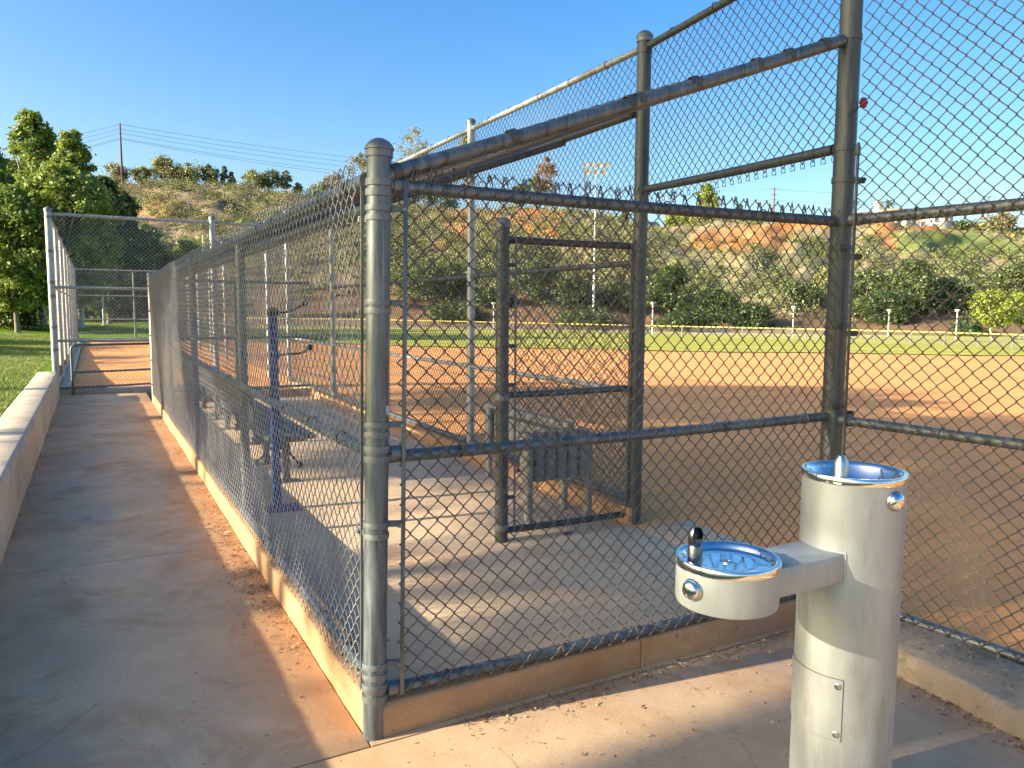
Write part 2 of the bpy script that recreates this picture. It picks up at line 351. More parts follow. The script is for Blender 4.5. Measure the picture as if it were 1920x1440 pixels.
# ------------------------------------------------------------------ chain link
def chain_link(mb, o, u, v, W, H, p=.036, r=.0021, sides=4, detail=2, wob=.006, hfun=None, seed=0):
    """interwoven zigzag wires filling a W x H panel; o lower left corner, u along, v up; p = half the diamond's diagonal"""
    o, u, v = (np.asarray(a, float) for a in (o, u, v)); u = u / np.linalg.norm(u); v = v / np.linalg.norm(v); nrm = np.cross(u, v); nrm /= np.linalg.norm(nrm)
    nw = max(1, int(W / p)); K = max(2, int(round(H / p))); pv = H / K
    j = np.arange(nw)[:, None]; k = np.arange(K + 1)[None]
    un = (j + (k + j) % 2) * p; vn = np.broadcast_to(k * pv, un.shape).astype(float); sgn = np.where(((k + j) % 2) == 1, 1., -1.)
    if detail == 2:   # node hook plus a point either side of it
        un = un + sgn * r * 1.3; a = .13
        seg = np.where((k[:, :-1] + j) % 2 == 0, 1., -1.) * r * 1.15
        U = [un[:, :-1], un[:, :-1] * (1 - a) + un[:, 1:] * a, un[:, :-1] * a + un[:, 1:] * (1 - a)]
        Vv = [vn[:, :-1], vn[:, :-1] * (1 - a) + vn[:, 1:] * a, vn[:, :-1] * a + vn[:, 1:] * (1 - a)]
        D = [np.zeros_like(seg), seg, seg]
        U = np.stack(U, -1).reshape(nw, -1); Vv = np.stack(Vv, -1).reshape(nw, -1); D = np.stack(D, -1).reshape(nw, -1)
        U = np.c_[U, un[:, -1:]]; Vv = np.c_[Vv, vn[:, -1:]]; D = np.c_[D, np.zeros((nw, 1))]
    else:
        U, Vv, D = un, vn, sgn * 0 + np.where((k + j) % 2 == 0, 1, -1) * r * .0
    g = np.random.default_rng(seed + 11); ph = g.uniform(0, 6.28, 6)
    du = wob * (np.sin(U * 3.1 + Vv * 2.3 + ph[0]) + .6 * np.sin(U * 7.3 - Vv * 5.1 + ph[1])) + .25 * wob * np.sin(U * 41 + ph[4]) ; dv = wob * .8 * (np.sin(U * 2.2 - Vv * 3.7 + ph[2]) + .6 * np.sin(U * 9.1 + Vv * 4.2 + ph[3]))
    dd = wob * 1.2 * np.sin(U * 1.7 + Vv * 2.9 + ph[5])
    if hfun is not None: dd = dd + hfun(U, Vv)
    C = o + (U + du)[..., None] * u + (Vv + dv)[..., None] * v + (D + dd)[..., None] * nrm
    T = np.gradient(C, axis=1); T /= np.linalg.norm(T, axis=-1)[..., None] + 1e-12
    B = np.cross(T, nrm); B /= np.linalg.norm(B, axis=-1)[..., None] + 1e-12; A = np.cross(B, T)
    n = C.shape[1]; a = (np.arange(sides) + .5) * 2 * np.pi / sides
    V = C[:, :, None] + r * (np.cos(a)[None, None, :, None] * A[:, :, None] + np.sin(a)[None, None, :, None] * B[:, :, None])
    w_ = np.arange(nw)[:, None, None] * n * sides; i = np.arange(n - 1)[None, :, None] * sides; q = np.arange(sides)[None, None]; q2 = (q + 1) % sides
    Q = np.stack([w_ + i + q, w_ + i + q2, w_ + i + sides + q2, w_ + i + sides + q], -1).reshape(-1, 4)
    mb.add(V.reshape(-1, 3), Q); return mb

def cap_prof(r): return [(r, 0), (r * 1.12, 0), (r * 1.12, r * .55), (r * 1.2, r * .6), (r * 1.2, r * .78), (r * 1.08, r * 1.0), (r * .8, r * 1.3), (r * .42, r * 1.5), (.0005, r * 1.56)]
def post(parent, x, y, r, z0, z1, cap=True, mat='pipe', n=20, name='post'):
    p = MB().tube((x, y, z0), (x, y, z1), r, n=n).build(name, mat, parent)
    if cap: MB().lathe(cap_prof(r), (x, y, z1 - r * .9), n).build('post_cap', 'band' if r > .035 else mat, p)
    return p
def ring(parent, x, y, z, r, h=.022, lug=None, mat='band', name='brace_band', lug_len=.05):
    m = MB(); t = .004
    m.lathe([(r + .0005, -h / 2), (r + t, -h / 2), (r + t + .001, 0), (r + t, h / 2), (r + .0005, h / 2)], (x, y, z), 22)
    if lug is not None:
        d = _n((lug[0], lug[1], 0)); e = np.array([-d[1], d[0], 0]); c = np.array([x, y, z])
        for sgn in (-1, 1):
            a = c + d * (r * .8) + e * sgn * .006; b = c + d * (r + lug_len) + e * sgn * .006
            V = []
            for pnt in (a, b):
                for dz in (-h / 2, h / 2):
                    for w_ in (-.002, .002): V.append(pnt + e * w_ + np.array([0, 0, dz]))
            m.add(V, [[0, 1, 3, 2], [4, 6, 7, 5], [0, 4, 5, 1], [2, 3, 7, 6], [1, 5, 7, 3], [0, 2, 6, 4]])
        q = c + d * (r + lug_len * .8)
        m.lathe([(.0005, .0), (.008, .001), (.011, .003), (.011, .006)][::-1], q - e * .016, 10, axis=-e)
        m.tube(q - e * .012, q + e * .018, .0045, n=8); m.tube(q + e * .008, q + e * .015, .0085, n=6)
    return m.build(name, mat, parent)
def rail_ties(o, p0, p1, r, step=.42, seed=1):
    p0, p1 = np.asarray(p0, float), np.asarray(p1, float); Ln = np.linalg.norm(p1 - p0); d = (p1 - p0) / Ln; g = np.random.default_rng(seed)
    t = step * g.uniform(.4, .8)
    while t < Ln - .1:
        c = p0 + d * t; MB().lathe([(r + .0002, -.003), (r + .005, -.0022), (r + .005, .0022), (r + .0002, .003)], c, 14, axis=_n(d + g.normal(0, .06, 3))).build('wire_tie', 'wire', o)
        t += step * g.uniform(.8, 1.2)
def rail(parent, name, p0, p1, r=.024, mat='pipe', ties=.45, ends=0., seed=1):
    m = MB(); p0, p1 = np.asarray(p0, float), np.asarray(p1, float); L = np.linalg.norm(p1 - p0); n = max(2, int(L / .35))
    t = np.linspace(0, 1, n + 1)[:, None]; sag = np.sin(t * np.pi) * -.0025 * min(L, 3)
    P = p0 + (p1 - p0) * t; P[:, 2:] += sag
    m.path(P, r, 16)
    o = m.build(name, mat, parent)
    if ties: rail_ties(o, p0, p1, r, ties, seed)
    return o
def rail_cup(parent, p, d, r):
    MB().lathe([(.0005, -.006), (r * .7, -.006), (r * 1.14, .0), (r * 1.14, .055), (r * 1.02, .057)], p, 18, axis=d).build('rail_end_cup', 'band', parent)

# ------------------------------------------------------------------ ground
def smooth(a, b, x): t = np.clip((x - a) / (b - a), 0, 1); return t * t * (3 - 2 * t)
def field_z(x, y):
    s, l = plan(x, y); px = px_of(s, l)
    k = np.interp(px, [700, 1300, 1900], [.006, .012, .0155])
    return -k * np.clip(s - 6, 0, 70) * smooth(2.6, 10, x)
def lawn_z(x, y):
    b = np.interp(y, [-60, 12.6, 17, 36, 60, 100], [.41, .41, .33, .04, .75, 2.6])
    r = np.clip(-1.7 - x, 0, 60)
    return b + .045 * r ** 1.08 + .10 * np.sin(y * .55 + .4) * smooth(0, 3, r) * smooth(14, 22, y) + .03 * np.sin(x * .9 + y * .31)
def sheet(name, xs, ys, zf, mat, dz=0., kind='structure'):
    X, Y = np.meshgrid(xs, ys); m = MB(); m.grid(X, Y, zf(X, Y) + dz)
    o = m.build(name, mat, sharp=0); return tag(o, kind=kind)
lin = np.linspace
# broad base ground reaching the horizon
m = MB(); m.lathe([(.01, -3.2), (60, -3.2), (400, -3.2), (2500, -3.2)], (0, 0, 0), 48); struct(m.build('ground', 'lawn', sharp=0))
xs = np.r_[2.2:6:.25, 6:20:.7, 20:90:2.5]; ys = np.r_[-45:-6:2.5, -6:16:.35, 16:100:2.5]
struct(sheet('infield_dirt', xs, ys, lambda x, y: field_z(x, y) + .012 * np.sin(x * 1.3 + y * .4) * np.sin(y * .9) * smooth(3, 5, x) + .105 * smooth(.2, -.5, y) * smooth(5, 2.7, x), 'dirt', -.004))
sheet('bullpen_dirt', lin(-1.25, 2.2, 14), lin(13.05, 36.4, 60), lambda x, y: 0 * x + .008 * np.sin(x * 3 + y), 'dirt', -.02)
sheet('rear_ground', lin(-40, 2.2, 30), lin(-45, -7, 12), lambda x, y: 0 * x - .03, 'dirt')
P_, S_ = np.meshgrid(lin(250, 3600, 160), np.r_[36:100:1.6])
sw = .35 * np.sin(P_ * .013)
X_, Y_ = np.zeros_like(P_), np.zeros_like(P_)
for i in range(P_.shape[0]):
    for j in range(P_.shape[1]): X_[i, j], Y_[i, j] = hpos(P_[i, j], S_[i, j] + (sw[i, j] if i == 0 else 0) + max(0, (760 - P_[i, j])) * .012)
m = MB(); m.grid(X_, Y_, field_z(X_, Y_) + .035); struct(m.build('outfield_grass', 'outfield', sharp=0))
xs = np.r_[-70:-10:2.5, -10:-1.7:.3]; xs = np.r_[xs, -1.66]; ys = np.r_[-45:0:3, 0:13.4:.6]
sheet('lawn', xs, ys, lawn_z, 'lawn')
xs2 = np.r_[-70:-10:2.5, -10:-1.6:.3, -1.5]; sheet('lawn', xs2, np.r_[13.1:60:.6, 60:110:2], lawn_z, 'lawn', .0)
sheet('lawn', lin(-1.5, 30, 60), np.r_[36.5:110:1.2], lambda x, y: lawn_z(x, y) * smooth(14, 2, x) + field_z(x, y), 'lawn', .01)

# concrete slabs with real joints between them
def slab(m, x0, x1, y0, y1, top, th=.12): m.box((x0, y0, top - th), (x1, y1, top), .006)
g = .0035
m = MB(); cuts = [-.065, 2.62, 5.72, 8.85, 11.0, 13.0]
for a, b in zip(cuts[:-1], cuts[1:]): slab(m, -1.392 - .02, -.035, a + g, b - g, 0)
walk = struct(m.build('walkway', 'conc_walk'))
m = MB(); m.box((-1.45, -.06, -.2), (-.02, 13.05, -.007)); struct(m.build('walkway_joint_bed', 'groove'))
m = MB(); cx = [-1.412, 5.2]; cy = [-8, -5.2, -2.62, -.065]
for a, b in zip(cx[:-1], cx[1:]):
    for c, d in zip(cy[:-1], cy[1:]):
        if c > -3: b = 2.30
        slab(m, a + g, b - g, c + g, d - g, 0)
m.box((-.030, -.0645, -.12), (2.30, -.035, 0.)); struct(m.build('concrete_pad', 'conc_pad'))
m = MB(); m.box((-1.40, -8, -.2), (2.15, -.03, -.008)); struct(m.build('pad_joint_bed', 'groove'))
m = MB(); fy = [.098, 3.08, 6.1, 9.1, 11.14]; fx = [.078, 1.35, 2.52]
for c, d in zip(fy[:-1], fy[1:]): slab(m, .098, 2.52, c + g * .6, d - g * .6, .0)
slab(m, 2.525, 3.0, .05, 1.7, -.002)
struct(m.build('dugout_floor', 'conc_floor'))
m = MB(); m.box((.0, .0, -.2), (2.55, 11.2, -.008)); struct(m.build('dugout_joint_bed', 'groove'))
KT = .132
def rough(m, p0, p1, w0, w1, z0, z1, amp=.004, bev=.012, step=.07, seed=0):
    """cast concrete run from p0 to p1, offset w0..w1 to its left, with worn, slightly wavy edges"""
    g_ = np.random.default_rng(seed); p0, p1 = np.array(p0, float), np.array(p1, float); L_ = np.linalg.norm(p1 - p0); d = (p1 - p0) / L_; e = np.array([-d[1], d[0]]); n = max(2, int(L_ / step)); wm = (w0 + w1) / 2
    prof = [(w0, z0), (w0, z1 - bev * 2.5), (w0, z1 - bev), (w0 + bev * .35, z1 - bev * .3), (w0 + bev, z1), (wm, z1 + .001), (w1 - bev, z1), (w1 - bev * .35, z1 - bev * .3), (w1, z1 - bev), (w1, z0)]; k = len(prof); V = []
    ph = g_.uniform(0, 6, 4)
    for i in range(n + 1):
        t = L_ * i / n; chip = max(0, g_.normal(-1.1, 1)) * amp * 1.6
        for j, (o, z) in enumerate(prof):
            sd = -1 if o < wm else 1; jj = amp * (.5 * math.sin(t * 1.7 + ph[0] + sd) + .3 * math.sin(t * 5.3 + ph[1])) + g_.normal(0, amp * .28)
            c_ = chip if j in (2, 3, 4) else 0; q = p0 + d * t + e * (o + jj * (0 if j == 5 else 1) + (c_ if sd < 0 else 0)); V.append((q[0], q[1], z + (g_.normal(0, amp * .25) - c_ if 1 < j < 8 else 0)))
    i = np.arange(n)[:, None] * k; j = np.arange(k - 1)[None]; m.add(V, [np.stack([i + j, i + k + j, i + k + j + 1, i + j + 1], -1).reshape(-1, 4), np.arange(k)[None], (np.arange(k)[::-1] + n * k)[None]]); return m
m = MB()
rough(m, (-.034, .02), (-.034, 5.6), -.134, 0, -.1, KT, seed=1); rough(m, (-.034, 5.606), (-.034, 11.27), -.134, 0, -.1, KT, seed=2)
struct(m.build('kerb', 'conc_kerb', sharp=60))
m = MB(); rough(m, (.016, -.034), (1.2, -.034), 0, .134, -.1, KT - .004, seed=3); rough(m, (1.205, -.034), (2.36, -.034), 0, .132, -.1, KT - .003, seed=4); struct(m.build('kerb', 'conc_kerb', sharp=60))
m = MB(); m.box((2.53, 1.80, -.1), (2.68, 13.0, KT - .01), .008); m.box((.102, 11.14, -.1), (2.528, 11.27, KT - .006), .008); struct(m.build('kerb', 'conc_kerb'))
m = MB(); rough(m, (2.185, -.04), (1.90, -3.2), 0, .36, -.1, .115, amp=.008, bev=.022, seed=5); struct(m.build('kerb', 'conc_kerb_old', sharp=60))
m = MB(); m.box((-1.43, 13.06, -.1), (1.2, 13.2, .10), .008); m.box((-1.52, 13.25, -.1), (-1.27, 36.2, .07), .01); m.box((-1.26, 36.1, -.1), (2.6, 36.35, .09), .01)
struct(m.build('kerb', 'conc_wall'))

# low retaining wall
rw = thing('retaining_wall', 'low tan concrete retaining wall with a flat lit top along the walkway', 'wall', (-1.55, 6, 0))
m = MB(); cut = [-7.2, -4, -1.0, 2.05, 5.0, 8.4, 11.2, 12.62]
for q_, (a, b) in enumerate(zip(cut[:-1], cut[1:])): rough(m, (-1.398, a + .003), (-1.398, b - .003), 0, .312, -.2, .452, amp=.003, bev=.026, step=.12, seed=20 + q_)
m.build('wall_body', 'conc_wall', rw, sharp=60)

# ------------------------------------------------------------------ dugout fences
LFY = [2.8, 5.6, 8.4]
bf = thing('dugout_back_fence', 'long chain-link dugout fence with mesh running beside the walkway and kerb', 'fence', (0, 0, 0))
R0 = .042
p0 = post(bf, 0, 0, R0, -.05, 2.115, name='corner_post')
for z, d in ((1.905, 1), (1.872, -1), (1.582, 1), (1.552, -1), (1.152, 1), (1.118, 0), (.792, 1), (.752, -1), (.272, 1), (.232, -1)):
    lug = (1, -.35) if d == 1 else ((-.45, .9) if d == -1 else None)
    ring(p0, 0, 0, z, R0, .020, lug)
for z in (1.992, 1.957, 1.066, 1.03, .192, .150): ring(p0, 0, 0, z, R0 + .0005, .024, None)
for z in (2.0, 1.045, .17): rail_cup(p0, (.046, -.004, z if z < 2 else 1.985), (1, 0, 0), .024)
mm = MB(); mm.lathe([(.0005, .001), (.006, .0012), (.011, .0008), (.012, 0)], (.026, -.034, 1.20), 12, axis=(.6, -.8, 0)); mm.v[-1][:, 2] = 1.205 + (mm.v[-1][:, 2] - 1.20) * 1.6
mm.build('paint_blob', 'white', p0)
LEAN = math.atan(.0195); p0.rotation_euler.y = LEAN   # the corner post leans a little towards the field
for y in LFY: 
    p = post(bf, .03, y, .03, -.02, 2.0, cap=False); 
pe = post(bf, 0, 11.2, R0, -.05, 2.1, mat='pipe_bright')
for z in (1.9, 1.5, 1.1, .7, .3): ring(pe, 0, 11.2, z, R0, .024, (-.4, -.9))
rail(bf, 'top_rail', (.008, .04, 2.004), (.008, 11.17, 2.012), .026, seed=3)
rail(bf, 'middle_rail', (.008, .04, 1.045), (.008, 11.17, 1.055), .023, seed=4)
rail(bf, 'bottom_rail', (.008, .04, .185), (.008, 11.17, .185), .023, seed=5)
rail(bf, 'eave_rail', (.075, .06, 1.93), (.075, 11.17, 1.935), .024, 'pipe_dull', 0)
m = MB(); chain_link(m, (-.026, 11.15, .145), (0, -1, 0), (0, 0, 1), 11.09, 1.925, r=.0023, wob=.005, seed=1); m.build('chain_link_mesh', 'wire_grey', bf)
m = MB(); m.box((-.036, .052, .16), (-.026, .060, 2.02)); m.build('tension_bar', 'band', bf).rotation_euler.y = LEAN * .7

ff = thing('dugout_side_fence', 'short chain-link panel with three rails between corner post and tall post behind the fountain', 'fence', (0, 0, 0))
rail(ff, 'top_rail', (.05, -.004, 1.985), (2.36, -.004, 2.0), .024, seed=6, ties=.5)
rail(ff, 'middle_rail', (.05, -.004, 1.032), (2.36, -.004, 1.038), .023, seed=7)
rail(ff, 'bottom_rail', (.05, -.004, .165), (2.36, -.004, .150), .023, seed=8)
m = MB(); chain_link(m, (.088, -.030, .138), (1, 0, 0), (0, 0, 1), 2.29, 1.915, r=.0025, sides=6, wob=.0055, seed=2)
# twisted barbs along the top selvage
for q in range(30):
    x = .160 + q * .072; z = 2.040 + .008 * math.sin(q * 2.1 + q * q); x += .006 * math.sin(q * 3.3); tw = .006 + .006 * abs(math.sin(q * 1.7))
    for s_ in (-1, 1):
        m.path([(x - s_ * .012, -.030, z - .02), (x - s_ * .004, -.030 - .006 * s_, z + .006), (x + s_ * tw * .8, -.030 + .005 * s_, z + .016), (x + s_ * tw, -.030, z - .012), (x + s_ * .013, -.032, z - .03)], .0022, 5)
m.build('chain_link_mesh', 'wire', ff)
m = MB(); m.box((.084, -.039, .15), (.100, -.033, 2.0), .002); tb = m.build('tension_bar', 'pipe', ff, loc=None); tb.rotation_euler.y = LEAN * .8

# tall field-side fence
TP = (2.41, 0.0); RT = .051
fl = thing('tall_field_fence', 'tall chain-link fence between dugout and infield with three tall dark posts', 'fence', (2.5, 0, 0))
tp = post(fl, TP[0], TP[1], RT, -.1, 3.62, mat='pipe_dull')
for z, d in ((2.87, 0), (2.35, 0), (2.20, 1), (1.87, -1), (1.83, 1), (1.493, -1), (1.453, 1), (1.093, -1), (1.05, 1), (.60, 1), (.25, 1)):
    ring(tp, TP[0], TP[1], z, RT, .028, (.95, -.6) if d == 1 else ((-.6, -.8) if d == -1 else None), 'pipe_dull')
for z in (2.005, 1.03, .15): ring(tp, TP[0], TP[1], z, RT + .001, .05, None, 'pipe_dull')
PFY = [(2.60, 1.83, .05), (2.60, 4.62, .041), (2.60, 7.25, .041), (2.60, 9.85, .041), (2.60, 13.08, .041), (2.6, 15.1, .041), (2.6, 18.2, .041), (2.6, 21.4, .041), (2.6, 24.6, .041), (2.6, 27.8, .041), (2.6, 31, .041), (2.6, 36, .041)]
for i, (x, y, r) in enumerate(PFY):
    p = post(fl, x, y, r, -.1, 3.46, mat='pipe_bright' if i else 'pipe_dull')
    if i == 0:
        for z in (2.62, 1.75, 1.30, .98, .45, .20): ring(p, x, y, z, r, .026, None, 'pipe_dull')
        for z in (3.36, 2.40, 2.0): ring(p, x, y, z, r + .001, .045, None, 'pipe_dull')
a, b = np.array([2.41, 0]), np.array([2.6, 1.83])
rail(fl, 'top_rail', (2.41, .05, 3.38), (2.6, 1.78, 3.38), .024, 'pipe_dull', .55, seed=9)
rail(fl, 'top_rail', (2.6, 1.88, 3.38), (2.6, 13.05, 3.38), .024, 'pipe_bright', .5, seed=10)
rail(fl, 'top_rail', (2.6, 13.1, 3.38), (2.6, 36, 3.3), .024, 'pipe', 0)
rail(fl, 'door_header_rail', (2.415, .07, 2.36), (2.6, 1.78, 2.405), .026, 'pipe_dull', 0)
rail(fl, 'middle_rail', (2.6, 1.88, 1.90), (2.6, 13.05, 1.90), .021, 'pipe_dull', .5, seed=12)
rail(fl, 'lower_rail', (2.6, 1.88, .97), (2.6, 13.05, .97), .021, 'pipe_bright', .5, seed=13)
rail(fl, 'bottom_rail', (2.6, 1.88, .165), (2.6, 13.05, .165), .024, 'pipe', .5, seed=14)
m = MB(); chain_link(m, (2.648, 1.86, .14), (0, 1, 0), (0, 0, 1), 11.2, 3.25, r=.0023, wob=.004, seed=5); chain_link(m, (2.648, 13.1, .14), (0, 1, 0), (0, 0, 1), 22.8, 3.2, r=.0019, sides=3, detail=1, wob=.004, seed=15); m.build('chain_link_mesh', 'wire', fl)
m = MB(); d = _n((.19, 1.83, 0)); L_ = np.hypot(.19, 1.83); chain_link(m, (2.452, .03, 2.335), d, (0, 0, 1), L_ - .05, 1.05, r=.0025, sides=5, wob=.003, seed=6)
q = .072
while q < L_ - .1:      # loose hooked wire ends under the header
    c = np.array([2.452, .03, 2.335]) + d * q
    for s_ in (-1, 1): m.path([c + d * s_ * .008 + np.array([0, 0, .01]), c + d * s_ * .016 + np.array([0, 0, -.012]), c + d * s_ * .012 + np.array([.004, 0, -.026]), c + d * s_ * .002 + np.array([.006, 0, -.018])], .002, 5)
    q += .072
m.build('chain_link_mesh', 'wire', fl)

# right-hand backstop panel
rd = _n((.104, -.995, 0)); rn = np.array([-rd[1], rd[0], 0])
rf = thing('backstop_fence', 'tall chain-link backstop panel with three rails right of the tall post', 'fence', (2.5, -1.5, 0))
def rp(t, z, o=0.): return np.array([TP[0], TP[1], 0]) + rd * t + rn * o + np.array([0, 0, z])
for nm, z, r in (('top_rail', 3.4, .024), ('upper_rail', 2.005, .026), ('middle_rail', 1.022, .024), ('bottom_rail', .125, .024)):
    q = rail(rf, nm, rp(.055, z), rp(2.9, z + .004), r, 'pipe', .62, seed=int(z * 10))
    rail_cup(q, rp(.05, z), rd, r)
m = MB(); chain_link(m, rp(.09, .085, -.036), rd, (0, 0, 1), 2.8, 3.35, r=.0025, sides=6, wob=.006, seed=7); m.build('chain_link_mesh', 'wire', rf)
m = MB(); c = rp(.095, 0, -.04); m.box((c[0] - .006, c[1] - .005, .12), (c[0] + .006, c[1] + .005, 2.36), .001); m.box((c[0] - .012, c[1] - .01, 2.30), (c[0] + .006, c[1] + .01, 2.345), .002); m.build('tension_bar', 'pipe_dull', rf)
post(rf, *rp(2.95, 0)[:2], .05, -.1, 3.6)

# roof frame with mesh
rfz = lambda x: 1.995 + .365 * x
ro = thing('dugout_roof', 'sloping roof frame of pipes carrying sagging chain-link over the dugout', 'roof', (1.3, 5.5, 2.4))
q = rail(ro, 'rafter', (.05, 0, rfz(.05)), (2.35, 0, rfz(2.34)), .029, 'pipe', 0)
for x in (.10, .56, 1.10, 1.15, 1.44, 1.80, 2.0, 2.23):
    MB().lathe([(.0292, -.016), (.0325, -.016), (.0325, .016), (.0292, .016)], (x, 0, rfz(x)), 18, axis=_n((1, 0, .365))).build('pipe_clamp', 'pipe_dull', q)
for y in (2.8, 5.6, 8.4, 11.2): rail(ro, 'rafter', (.03, y, rfz(.0)), (2.56, y, rfz(2.5)), .026, 'pipe_dull', 0)
rail(ro, 'ridge_beam', (2.54, 1.86, 2.93), (2.54, 11.25, 2.925), .030, 'pipe_dull', 0)
rd2 = _n((1, 0, .365))
def sagf(U, V): return -.035 * np.abs(np.sin(U * np.pi / 2.8)) * np.sin(np.clip(V / 2.7, 0, 1) * np.pi)
m = MB(); chain_link(m, (.04, 11.2, 2.0 + .03), (0, -1, 0), rd2, 11.2, 2.66, r=.0021, sides=4, wob=.006, hfun=lambda U, V: -sagf(U, V) * -1, seed=8); m.build('chain_link_mesh', 'wire', ro)

# wing (baffle) panel inside the entrance
wg = thing('baffle_fence', 'short chain-link wing panel inside dugout entrance with a round-capped free post', 'fence', (1.52, 1.88, 0))
wp = post(wg, 1.52, 1.88, .0435, -.05, 2.13, mat='pipe_dull')
for z in (1.85, 1.32, 1.06, .30, .22): ring(wp, 1.52, 1.88, z, .0435, .024, (1, -.3) if z not in (.22,) else None, 'pipe_dull')
for z in (.98, .10): ring(wp, 1.52, 1.88, z, .0445, .04)
rail(wg, 'top_rail', (1.565, 1.88, 2.013), (2.55, 1.88, 2.016), .024, 'pipe_dull', .4, seed=21); rail(wg, 'middle_rail', (1.565, 1.88, .992), (2.55, 1.88, .995), .023, 'pipe', .4, seed=22); rail(wg, 'bottom_rail', (1.565, 1.88, .07), (2.55, 1.88, .06), .023, 'pipe_dull', .4, seed=23)
m = MB(); chain_link(m, (1.60, 1.845, .05), (1, 0, 0), (0, 0, 1), .95, 2.02, r=.0024, sides=5, wob=.003, seed=9); m.build('chain_link_mesh', 'wire', wg)
m = MB(); m.box((1.592, 1.838, .06), (1.604, 1.846, 2.04)); m.box((2.53, 1.838, .06), (2.542, 1.846, 2.04)); m.build('tension_bar', 'band', wg)

# end panel of the dugout
ef = thing('dugout_end_fence', 'far chain-link end panel closing the dugout behind the bench', 'fence', (1.3, 11.2, 0))
for nm, z in (('top_rail', 2.0), ('middle_rail', 1.05), ('bottom_rail', .18)): rail(ef, nm, (.04, 11.2, z), (2.56, 11.2, z), .023, 'pipe', 0)
m = MB(); chain_link(m, (.06, 11.24, .15), (1, 0, 0), (0, 0, 1), 2.5, 1.9, r=.0019, sides=3, detail=1, seed=10); m.build('chain_link_mesh', 'wire', ef)
post(ef, 1.30, 11.2, .03, 0, 2.0, cap=False)

# bullpen frame at the end of the walkway
gf = thing('bullpen_gate_frame', 'tall chain-link frame closing the far end of the walkway with a stout left post', 'fence', (-1.45, 13.1, 0))
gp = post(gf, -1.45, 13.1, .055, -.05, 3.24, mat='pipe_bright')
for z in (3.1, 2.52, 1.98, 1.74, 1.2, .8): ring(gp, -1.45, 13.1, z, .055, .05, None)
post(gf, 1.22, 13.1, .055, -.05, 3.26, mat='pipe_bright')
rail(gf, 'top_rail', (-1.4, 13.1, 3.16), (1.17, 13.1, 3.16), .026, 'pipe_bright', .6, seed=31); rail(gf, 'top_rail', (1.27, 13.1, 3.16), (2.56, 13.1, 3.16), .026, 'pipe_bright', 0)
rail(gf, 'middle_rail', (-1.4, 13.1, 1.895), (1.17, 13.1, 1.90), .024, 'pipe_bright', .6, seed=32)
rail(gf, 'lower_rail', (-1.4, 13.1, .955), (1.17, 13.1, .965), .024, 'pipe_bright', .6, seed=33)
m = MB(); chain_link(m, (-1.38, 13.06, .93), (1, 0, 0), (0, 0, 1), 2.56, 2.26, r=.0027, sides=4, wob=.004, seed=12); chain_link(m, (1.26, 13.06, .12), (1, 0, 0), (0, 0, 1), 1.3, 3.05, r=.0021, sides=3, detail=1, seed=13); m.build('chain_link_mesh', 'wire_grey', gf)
gt = thing('low_gate', 'low round-cornered pipe gate with mesh standing open over orange clay', 'gate', (-1.22, 13.0, 0))
gd = _n((1.25, .30, 0)); g0 = np.array([-1.20, 12.98, 0])
def gq(t, z): return g0 + gd * t + np.array([0, 0, z])
MB().path([gq(0, .0), gq(0, .80), gq(.012, .84), gq(.04, .868), gq(.09, .88), gq(1.6, .88)], .024, 12).build('gate_frame', 'pipe', gt)
rail(gt, 'gate_rail', gq(.02, .40), gq(1.6, .40), .02, 'pipe', 0); rail(gt, 'gate_rail', gq(-.2, .13), gq(1.6, .13), .02, 'pipe', 0)
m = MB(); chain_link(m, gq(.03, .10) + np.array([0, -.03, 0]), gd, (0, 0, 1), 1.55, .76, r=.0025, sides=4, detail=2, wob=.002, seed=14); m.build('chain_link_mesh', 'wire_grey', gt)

bl = thing('bullpen_side_fence', 'line of tall galvanized fence posts with mesh receding along the lawn', 'fence', (-1.45, 24, 0))
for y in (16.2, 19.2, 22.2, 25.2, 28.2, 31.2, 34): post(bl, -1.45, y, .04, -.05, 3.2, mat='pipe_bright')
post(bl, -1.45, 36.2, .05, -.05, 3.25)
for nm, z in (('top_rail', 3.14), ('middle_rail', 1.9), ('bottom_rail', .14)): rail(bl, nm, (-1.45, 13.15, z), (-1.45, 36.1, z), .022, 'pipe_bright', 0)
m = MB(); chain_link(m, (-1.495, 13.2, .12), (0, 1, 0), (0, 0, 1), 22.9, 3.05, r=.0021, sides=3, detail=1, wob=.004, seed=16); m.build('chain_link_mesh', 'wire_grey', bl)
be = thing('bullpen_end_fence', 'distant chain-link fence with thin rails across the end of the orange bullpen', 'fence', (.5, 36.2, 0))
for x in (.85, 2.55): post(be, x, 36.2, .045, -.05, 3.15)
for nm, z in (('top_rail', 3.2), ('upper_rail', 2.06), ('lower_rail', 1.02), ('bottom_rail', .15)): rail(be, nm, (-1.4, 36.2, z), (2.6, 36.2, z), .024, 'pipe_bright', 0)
m = MB(); chain_link(m, (-1.4, 36.16, .12), (1, 0, 0), (0, 0, 1), 3.95, 3.08, r=.0022, sides=3, detail=1, seed=17); m.build('chain_link_mesh', 'wire_grey', be)

